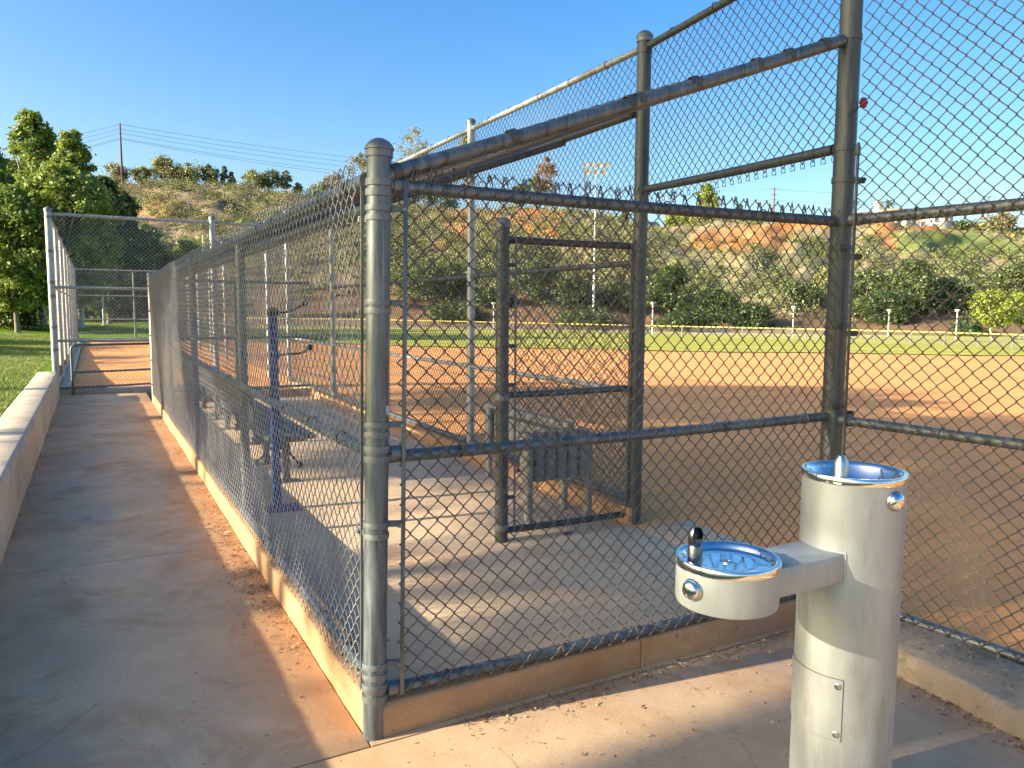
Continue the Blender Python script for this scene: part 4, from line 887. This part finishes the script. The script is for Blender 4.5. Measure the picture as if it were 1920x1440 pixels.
# ---- hill crest trees
GC = 'trees along the hill crest'
def ctree(label, px, yt, yb, wp, shape, mat, name='crest_tree', ds=2, **kw):
    s = float(np.interp(px, CR_PX, CR_S)) + ds; b = at(px, yb, s); z = float(hill_z(px, s)); top = at(px, yt, s)[2]; h = max(1.5, top - z)
    kw.setdefault('ncl', 26); kw.setdefault('npl', 90); kw.setdefault('leaf', .55)
    return tree(name, label, (b[0], b[1], z), h, wp * 1.3 / F_PX * s, h * kw.pop('z0f', .2), shape, mat, group=GC, seed=int(px) + int(yt), **kw)
ctree('airy grey-green tree behind the utility pole on the left crest', 216, 308, 346, 46, 'round', 'euc')
ctree('small dark tree just right of the utility pole', 266, 315, 346, 32, 'round', 'olive')
ctree('largest yellow-olive tree on the left crest', 309, 295, 345, 44, 'round', 'olive', ncl=34)
ctree('bushy pale olive tree right of the largest crest tree', 356, 306, 342, 52, 'round', 'olive')
ctree('dull olive shrubby tree on the bare brow', 335, 318, 345, 60, 'flat', 'euc')
ctree('rounded dark olive tree on the left crest', 394, 311, 345, 32, 'round', 'oak')
ctree('narrow blue-green conifer on the left crest', 421, 311, 347, 17, 'cone', 'blue', z0f=.08)
ctree('second smaller blue-green conifer beside the first', 434, 320, 348, 13, 'cone', 'blue', z0f=.08)
ctree('flat-topped green tree left of a low rounded one', 478, 322, 350, 40, 'flat', 'olive')
ctree('low rounded green tree on the crest middle', 512, 320, 352, 34, 'round', 'oak')
ctree('thin pale tree at the end of the crest clump', 536, 318, 356, 16, 'tall', 'euc')
ctree('tiny blue bush on the crest right of the clump', 559, 343, 360, 14, 'round', 'blue')
ctree('reddish sparse tree on the crest left of the corner post', 626, 323, 366, 36, 'round', 'rust', npl=60)
ctree('low olive bush below the reddish tree', 610, 345, 366, 44, 'flat', 'olive')
ctree('brown-grey eucalyptus just left of the corner post cap', 678, 287, 375, 44, 'round', 'euc', npl=70, z0f=.25)
ctree('pale eucalyptus top behind the corner post cap', 700, 262, 378, 30, 'tall', 'euc', npl=60, z0f=.3)
ctree('tall pale brown eucalyptus above the roof rafter', 776, 236, 390, 72, 'tall', 'euc', ncl=44, npl=90, z0f=.22)
ctree('second pale eucalyptus behind the first white field post', 878, 246, 396, 66, 'tall', 'euc', ncl=36, npl=80, z0f=.3)
ctree('green trees clump seen under the side fence top rail', 760, 352, 392, 60, 'flat', 'oak')
ctree('dark crest tree between rafter and side fence rail', 828, 358, 396, 60, 'flat', 'dark')
ctree('leaning brown-topped eucalyptus on the middle crest', 1024, 292, 395, 36, 'tall', 'rust', ncl=34, z0f=.25)
ctree('dark green companion of the leaning eucalyptus', 1004, 330, 395, 34, 'tall', 'dark', z0f=.1)
ctree('dark bushy tree left of the leaning eucalyptus', 974, 346, 395, 32, 'round', 'dark', z0f=.1)
ctree('small dark tree near the light mast on the crest', 1172, 392, 412, 16, 'cone', 'dark')
ctree('tall bright green tree behind the right hillside houses', 1322, 344, 430, 44, 'tall', 'lime', ncl=40, npl=120, z0f=.15, ds=8)
ctree('bright yellow-green tree left of the tall bright one', 1262, 402, 432, 34, 'round', 'lime', ds=6)
ctree('second yellow-green tree against the brown-roofed house', 1292, 398, 432, 36, 'round', 'lime', ds=6)
ctree('green tree right below the tall bright tree', 1312, 400, 432, 30, 'round', 'olive', ds=3)
ctree('dark tree in front of the brown-roofed house', 1348, 404, 431, 34, 'round', 'oak', ds=3)
ctree('small lime bush right of the brown-roofed house', 1416, 412, 428, 18, 'round', 'lime', ds=3)
ctree('dark palm-like tree peeping over the side fence rail', 1386, 382, 428, 18, 'round', 'blue', ds=10)
ctree('low dark bush right of the white house', 1800, 418, 440, 40, 'flat', 'oak')
ctree('olive bush row right of the white house', 1840, 424, 444, 44, 'flat', 'olive')
ctree('airy olive tree at the right edge crest', 1874, 400, 446, 48, 'round', 'euc', ncl=36, npl=80)
ctree('dark bush at the right end of the crest', 1912, 432, 450, 30, 'round', 'oak')
def palm(label, px, yt, s_add=6):
    s = float(np.interp(px, CR_PX, CR_S)) + s_add; z = float(hill_z(px, s)); b = at(px, 430, s); top = at(px, yt, s)[2]
    root = thing('palm_tree', label, 'palm', (b[0], b[1], z), 'palms by the white house'); MB().path([(b[0], b[1], z - .5), (b[0] + .1, b[1], (z + top) / 2), (b[0], b[1], top - 1)], [.3, .22, .2], 8).build('trunk', 'bark', root)
    m = MB(); g = np.random.default_rng(int(px)); c = np.array([b[0], b[1], top - 1])
    for k in range(26):
        a = g.uniform(0, 6.28); e = g.uniform(-.5, 1.2); L_ = g.uniform(1.4, 2.1); d = np.array([math.cos(a), math.sin(a), 0]); pts = [c + d * L_ * t * math.cos(e * (1 - t * .2)) + np.array([0, 0, L_ * (t * math.sin(e) - .55 * t * t)]) for t in lin(0, 1, 5)]
        side = np.array([-d[1], d[0], 0]); V = []
        for i, p in enumerate(pts): wv = .22 * (1 - abs(i / 4 - .4) * 1.2); V += [p - side * wv - [0, 0, wv * .5], p + [0, 0, .02], p + side * wv - [0, 0, wv * .5]]
        m.add(V, [[i * 3 + q, i * 3 + q + 1, i * 3 + q + 4, i * 3 + q + 3] for i in range(4) for q in (0, 1)])
    m.build('crown', LEAF['palm'], root, smooth=False)
palm('left palm of the pair above the white house roof', 1641, 372); palm('right palm of the pair behind the white house chimney', 1664, 372); palm('palm left of the white house beside the tall post', 1601, 374); palm('short palm at the right edge near the orange post', 1904, 430, 0)

# ---- trees and shrubs behind the outfield fence
GB = 'trees and shrubs behind the outfield fence'
def btree(label, px, yt, s, wp, mat, shape='round', name='outfield_tree', **kw):
    kw.setdefault('ncl', 40); kw.setdefault('npl', 120); kw.setdefault('leaf', .34)
    return ptree(name, label, px, yt, s, wp, kw.pop('z0f', .06), shape, mat, z=float(hill_z(px, s)) if s > 84 else gz(px, s), group=GB, seed=int(px) * 3 + int(yt), **kw)
btree('green shrub behind the near panel tension bar', 790, 505, 96, 150, 'oak', 'flat')
btree('bushy green tree left of the second tall field post', 845, 495, 98, 110, 'oak')
btree('dark green shrub right of the second tall field post', 925, 545, 92, 90, 'dark', 'flat')
btree('dark tree behind the free post of the wing panel', 1010, 492, 95, 110, 'dark')
btree('dark shrub left of the light mast', 1075, 520, 92, 80, 'dark')
btree('rounded dark tree right of the light mast', 1160, 530, 94, 80, 'dark')
btree('largest dark tree right of the entrance post', 1258, 496, 94, 90, 'dark', ncl=50)
btree('grey-green tree just right of the entrance post', 1222, 520, 100, 70, 'oak')
btree('dark rounded tree in the middle of the side panel', 1345, 545, 92, 90, 'dark', ncl=50)
btree('low dark shrub below the middle tree', 1400, 572, 88, 100, 'dark', 'flat')
btree('olive shrub left of the tall post', 1500, 532, 100, 90, 'oak')
btree('bright green shrub left of the tall post near its middle bands', 1548, 505, 108, 50, 'olive')
btree('dark bushy tree right of the tall post', 1622, 500, 96, 90, 'oak', ncl=50)
btree('large olive-green tree above the second white path light', 1700, 485, 94, 130, 'oak', ncl=64)
btree('dark lower tree by the third white path light', 1665, 545, 90, 110, 'dark', ncl=44)
btree('grey-olive tree between two path lights right of the tall post', 1770, 520, 97, 110, 'oak', ncl=50)
btree('dark olive tree at the right edge of the slope', 1895, 490, 105, 90, 'oak', ncl=44)
btree('dark green shrub below the grey-olive tree', 1815, 598, 84, 60, 'dark', 'flat', ncl=24)
btree('long low shrub bed behind the yellow-capped fence left part', 1100, 590, 86, 130, 'oak', 'flat', ncl=36)
btree('long low shrub bed behind the yellow-capped fence middle part', 1290, 590, 86, 120, 'dark', 'flat', ncl=36)
btree('long low shrub bed left of the free wing post', 850, 578, 87, 120, 'dark', 'flat', ncl=36)
btree('round lime-green tree with a white trunk at the right edge', 1862, 545, 74, 90, 'lime', ncl=44, z0f=.34, bark='bark_pale', leaf=.26, tr=.09)
btree('second lime-green tree cut by the right edge', 1915, 548, 78, 76, 'lime', ncl=44, z0f=.34, bark='bark_pale', leaf=.26, tr=.09)

# ------------------------------------------------------------------ outfield fence, lights, poles
of = thing('outfield_fence', 'low grey outfield fence with a bright yellow cap crossing behind the grass', 'fence', (*hpos(1300, 70), 0))
opx = np.r_[300:2300:8.]; os_ = np.interp(opx, [300, 740, 1300, 1700, 1900, 2300], [84, 76, 69, 54, 45, 32])
OP = np.array([[*hpos(a, b), 0] for a, b in zip(opx, os_)]); OP[:, 2] = field_z(OP[:, 0], OP[:, 1]) + .03
m = MB(); m.path(OP + [0, 0, .86], .042, 8); m.build('yellow_cap', 'yellow', of)
cum = np.r_[0, np.cumsum(np.linalg.norm(np.diff(OP[:, :2], axis=0), axis=1))]
for t in np.arange(1, cum[-1], 2.9):
    p = np.array([np.interp(t, cum, OP[:, i]) for i in range(3)]); MB().tube(p, p + [0, 0, .85], .055, n=8).build('post', 'band', of)
m = MB()
for a, b in zip(OP[:-1:4], OP[4::4]):
    d = b - a; L_ = np.linalg.norm(d[:2]); chain_link(m, a, d / np.linalg.norm(d), (0, 0, 1), L_, .82, p=.045, r=.0024, sides=3, detail=1, wob=0)
m.build('chain_link_mesh', 'wire_far', of)
PPX, PS = np.meshgrid(lin(500, 2500, 80), lin(0, 1, 4)); sp = np.interp(PPX, [500, 1300, 1700, 2500], [84, 78, 66, 52]) + PS * 2.2
X_ = CAM[0] + sp * (kx0[0] + (kx1[0] - kx0[0]) * PPX / 1000); Y_ = CAM[1] + sp * (kx0[1] + (kx1[1] - kx0[1]) * PPX / 1000)
m = MB(); m.grid(X_, Y_, field_z(X_, Y_) + .075); struct(m.build('path', 'conc_wall', sharp=0))

ords = ['first', 'second', 'third', 'fourth', 'fifth', 'sixth', 'seventh', 'eighth']
pl = [(925, 568, 72), (1221, 567, 74), (1483, 575, 72), (1661, 581, 69), (1788, 581, 68), (348, 456, 80), (199, 520, 46)]
where = ['left of the wing panel free post', 'right of the entrance post', 'in the middle of the side panel', 'right of the tall post', 'left of the lime-green trees', 'behind the bullpen near the yellow pole', 'behind the bullpen left of its far post']
proto = None
for (px, yt, s), wh in zip(pl, where):
    b = at(px, 700, s); z = gz(px, s) if px > 600 else float(lawn_z(np.array(b[0]), np.array(b[1]))); zt = at(px, yt, s)[2]
    if proto is None:
        h0 = zt - z; proto = pt = thing('path_light', 'slim white path light post standing ' + wh, 'lamp post', (b[0], b[1], z), 'white path lights'); o = np.array([b[0], b[1], z])
        MB().lathe([(.11, 0), (.11, .05), (.06, .08), (.05, 1.2), (.045, h0 - .22)], o, 12).build('pole', 'white', pt)
        MB().lathe([(.06, h0 - .22), (.10, h0 - .16), (.22, h0 - .03), (.23, h0), (.12, h0 + .05), (.0005, h0 + .06)], o, 14).build('lamp_head', 'lampwhite', pt)
    else:
        c = copy_tree(proto); c.location = (b[0], b[1], z); f_ = (zt - z) / h0; c.scale = (f_, f_, f_); c['label'] = 'slim white path light post standing ' + wh

def mast():
    s = 86; b = at(1112, 640, s); z = gz(1112, s); top = at(1127, 306, s)[2]; t = thing('stadium_light', 'tall white light mast with a cluster of round floodlights behind the outfield', 'light mast', (b[0], b[1], z)); x, y = b[0], b[1]
    MB().path([(x, y, z), (x, y, (z + top) / 2), (x, y, top - .3)], [.16, .11, .06], 10).build('pole', 'white', t)
    m = MB(); r_ = RGT
    for zz, hw in ((top - .35, 1.25), (top - 1.0, .95)): c = np.array([x, y, zz]); m.path([c - r_ * hw, c + r_ * hw], .05, 6)
    m.build('cross_arm', 'lampwhite', t)
    for zz, xs_ in ((top - .2, (-1.2, -.4, .4, 1.2)), (top - .95, (-.9, 0, .9))):
        for u in xs_:
            c = np.array([x, y, zz]) + r_ * u - FWD * .15; m = MB(); m.lathe([(.0005, .28), (.12, .26), (.27, .05), (.33, -.08), (.33, -.1), (.0005, -.06)], c, 14, axis=_n(FWD * .8 + np.array([0, 0, .5]))); m.build('floodlight', 'lampwhite', t)
mast()
fp = thing('foul_pole', 'thin pale yellow foul pole beyond the bullpen next to the second frame post', 'pole', (*hpos(381, 76), 0)); b = at(381, 441, 76); MB().tube((b[0], b[1], -.2), (b[0], b[1], b[2]), .11, n=10).build('pole', simple('pale_yellow', (.62, .52, .16), .6), fp)

def upole(label, px, yt, s, r, arms, h_extra=0):
    b = at(px, 430, s); z = float(hill_z(px, s)) - .5; top = at(px, yt, s)[2]
    t = thing('utility_pole', label, 'pole', (b[0], b[1], z), 'utility poles on the hills'); MB().path([(b[0], b[1], z), (b[0], b[1], (z + top) / 2), (b[0], b[1], top)], [r * 1.3, r * 1.1, r * .8], 9).build('mast', 'rustpole', t)
    for dz, hw in arms:
        c = np.array([b[0], b[1], top - dz]); MB().path([c - RGT * hw, c + RGT * hw], .09, 6).build('cross_arm', 'rustpole', t)
    return np.array([b[0], b[1], top])
A = upole('tall thin wooden utility pole on the left crest against the sky', 233, 231, 212, .26, [(.6, .25)])
Bp = upole('utility pole with stepped cross arms on the right skyline behind the side panel', 1449, 351, 215, .25, [(.5, .9), (2.0, .7), (3.4, .7), (5, .7), (10, 1.2)])
Cp = upole('far utility pole with a cross arm left of the light mast', 1095, 308, 330, .28, [(.5, 1), (17, 2.6)])
Dp = upole('grey utility pole with a cross arm at the right edge above the house', 1850, 367, 200, .22, [(.3, 1.6)])
wr = thing('power_lines', 'sagging power lines from the left crest pole across the blue sky', 'cables', tuple(A))
def cable(p, q, sag, r=.035):
    t = lin(0, 1, 40)[:, None]; P = p + (q - p) * t; P[:, 2:] -= 4 * sag * t * (1 - t); MB().path(P, r, 5).build('cable', 'cable', wr)
far = at(1230, 345, 300)
for k, dz in enumerate((.3, 1.5, 2.6, 3.9, 4.2)):
    cable(A - [0, 0, dz], at(1095, 322 + k * 8, 330), 3.2 + .2 * k, .042); cable(A - [0, 0, dz], at(-420, 330 + k * 12, 190), 2.2, .04)
w2 = thing('power_lines', 'faint power lines between poles on the right skyline', 'cables', tuple(Bp)); wr = w2
for dz, y2 in ((.5, 345), (3.4, 366), (10, 396)):
    cable(Bp - [0, 0, dz], at(1850, y2 + 14, 205), 1.0); cable(Bp - [0, 0, dz], at(1095, y2 - 8, 330), 2.0)
ob = thing('orange_post', 'short rusty orange steel post on the slope at the right edge', 'post', (*hpos(1899, 168), 0)); b = at(1899, 470, 168); tp_ = at(1899, 442, 168)
m = MB(); m.box((b[0] - .35, b[1] - .3, b[2] - .6), (b[0] + .35, b[1] + .3, tp_[2]), .05); m.box((b[0] - .5, b[1] - .45, tp_[2]), (b[0] + .5, b[1] + .45, tp_[2] + .25), .05); m.build('post_body', 'orange', ob)

# ------------------------------------------------------------------ houses on the hill
def house(name, label, px0, px1, yb, ye, yr, s, depth, wall, roof, wins=(), hip=.0, sink=2.5, chim=None, gable_front=False):
    a = at(px0, yb, s); b = at(px1, yb, s); u = _n([b[0] - a[0], b[1] - a[1], 0]); v = np.array([-u[1], u[0], 0]); L_ = np.linalg.norm((b - a)[:2])
    z0 = a[2]; ze = at((px0 + px1) / 2, ye, s)[2]; zr = at((px0 + px1) / 2, yr, s)[2]; o = np.array([a[0], a[1], 0]); t = thing(name, label, 'house', (a[0], a[1], z0))
    def W(x, y, z): return o + u * x + v * y + np.array([0, 0, z])
    m = MB(); V = [W(0, 0, z0 - sink), W(L_, 0, z0 - sink), W(L_, depth, z0 - sink), W(0, depth, z0 - sink), W(0, 0, ze), W(L_, 0, ze), W(L_, depth, ze), W(0, depth, ze)]
    F4 = [[0, 1, 5, 4], [1, 2, 6, 5], [2, 3, 7, 6], [3, 0, 4, 7]]
    if gable_front: V += [W(L_ / 2, 0, zr), W(L_ / 2, depth, zr)]; F3 = [[4, 5, 8], [6, 7, 9]]
    else: V += [W(0 + hip, depth / 2, zr), W(L_ - hip, depth / 2, zr)]; F3 = [[7, 4, 8], [5, 6, 9]]
    m.add(V, [np.array(F4), np.array(F3)]); wo = m.build('wall', wall, t, smooth=False)
    e = .55; m = MB(); th = .18
    if gable_front: sl = (zr - ze) / (L_ / 2); pts = [(-e, ze - sl * e), (L_ / 2, zr), (L_ + e, ze - sl * e)]; R_ = [[W(x, yy, z + .06 + dz) for x, z in pts] for dz in (0, th) for yy in (-e, depth + e)]
    else: sl = (zr - ze) / (depth / 2); pts = [(-e, ze - sl * e), (depth / 2, zr), (depth + e, ze - sl * e)]; R_ = [[W(xx, y, z + .06 + dz) for y, z in pts] for dz in (0, th) for xx in (-e, L_ + e)]
    V = [p for r_ in R_ for p in r_]; m.add(V, [[6, 7, 10, 9], [7, 8, 11, 10], [0, 3, 4, 1], [1, 4, 5, 2], [0, 1, 7, 6], [1, 2, 8, 7], [3, 9, 10, 4], [4, 10, 11, 5], [0, 6, 9, 3], [2, 5, 11, 8]]); ro_ = m.build('roof', roof, t, smooth=False)
    for (x0, x1, z1, z2) in wins:
        f = MB(); aa, bb = x0 * L_, x1 * L_; c1, c2 = z0 + z1 * (ze - z0), z0 + z2 * (ze - z0)
        for (p, q, r_, s_) in ((aa - .12, bb + .12, c1 - .12, c1), (aa - .12, bb + .12, c2, c2 + .12), (aa - .12, aa, c1, c2), (bb, bb + .12, c1, c2)): f.add([W(p, -.08, r_), W(q, -.08, r_), W(q, -.08, s_), W(p, -.08, s_), W(p, .05, r_), W(q, .05, r_), W(q, .05, s_), W(p, .05, s_)], [[0, 1, 2, 3], [0, 4, 5, 1], [3, 2, 6, 7], [0, 3, 7, 4], [1, 5, 6, 2]])
        fo = f.build('window', 'white', t, smooth=False); g_ = MB(); g_.add([W(aa, -.03, c1), W(bb, -.03, c1), W(bb, -.03, c2), W(aa, -.03, c2)], [[0, 1, 2, 3]]); g_.build('pane', 'glass', fo, smooth=False)
    if chim:
        x, w_, yt = chim; zt = at((px0 + px1) / 2, yt, s)[2]; m = MB(); c = W(x * L_, depth * .3, 0); m.box((c[0] - w_, c[1] - w_, ze), (c[0] + w_, c[1] + w_, zt), .05); m.box((c[0] - w_ * 1.2, c[1] - w_ * 1.2, zt), (c[0] + w_ * 1.2, c[1] + w_ * 1.2, zt + .25), .05); m.build('chimney', wall, ro_)
    return t
house('cream_house', 'long cream two-storey house with a tan tiled roof on the right hilltop', 1660, 1752, 430, 403, 388, 190, 9, 'stucco', 'tile', [(.05, .13, .15, .6), (.22, .30, .15, .6), (.42, .62, .1, .65), (.72, .82, .15, .55), (.9, .97, .15, .55)])
house('cream_house', 'lower cream house wing with tan roof and chimney beside the tall post', 1600, 1664, 424, 406, 395, 192, 8, 'stucco', 'tile', [(.2, .3, .2, .7), (.6, .7, .2, .7)], chim=(.83, .75, 377))
house('pale_house', 'pale gabled house end joined to the right of the cream house', 1745, 1786, 430, 405, 400, 188.5, 9, 'stucco2', 'tile', [(.15, .35, .55, .85), (.6, .8, .55, .85), (.05, .25, .08, .35)])
house('grey_roofed_house', 'white house with a pale grey roof left of the entrance post', 1160, 1234, 434, 424, 414, 216, 9, 'stucco2', 'greyroof', [(.7, .8, .2, .7)])
house('brown_roofed_house', 'small house with a brown tiled roof among the bright green trees', 1352, 1404, 428, 420, 411, 205, 8, 'stucco2', 'tile2', [(.15, .3, .2, .7), (.5, .65, .2, .7), (.8, .9, .2, .7)])
house('white_shed', 'tiny white shed with a flat roof below the orange cutting', 1416, 1434, 467, 459, 458, 158, 2.5, 'stucco', 'stucco', [(.6, .85, .1, .7)])
gw = thing('garden_wall', 'low white garden wall below the bright green trees on the right crest', 'wall', tuple(at(1290, 432, 201)))
a, b = at(1264, 436, 201), at(1318, 434, 201); m = MB(); m.path([a + (b - a) * t for t in lin(0, 1, 6)], .12, 4)
d = b - a; m.add([a - [0, 0, 1], b - [0, 0, 1], b + [0, 0, .75], a + [0, 0, .75], a - [0, 0, 1] + FWD * .3, b - [0, 0, 1] + FWD * .3, b + [0, 0, .75] + FWD * .3, a + [0, 0, .75] + FWD * .3], [[0, 1, 2, 3], [3, 2, 6, 7], [5, 4, 7, 6], [0, 3, 7, 4], [1, 5, 6, 2]]); m.build('wall_body', 'stucco', gw, smooth=False)

# short grass blades on the near lawn
def blades(n, seed):
    g = np.random.default_rng(seed); y = 4 + 36 * g.random(n) ** 1.3; x = -1.72 - g.random(n) * (.4 + .13 * y); z = lawn_z(x, y); h = g.uniform(.016, .04, n) * (1 + .02 * y); a = g.uniform(0, 6.28, n); w_ = h * .14
    P = np.stack([x, y, z], -1); u = np.stack([np.cos(a), np.sin(a), 0 * a], -1) * w_[:, None]; t = np.stack([g.normal(0, .35, n), g.normal(0, .35, n), np.ones(n)], -1) * h[:, None]
    m = MB(); V = np.stack([P - u, P + u, P + t], 1); m.add(V.reshape(-1, 3), np.arange(n)[:, None] * 3 + np.arange(3)[None]); o = m.build('lawn_grass', leaf_mat('grass_blade', [(.07, .13, .02), (.13, .20, .03), (.30, .28, .10)], .3), smooth=False); tag(o, kind='stuff')
blades(110000, 3)
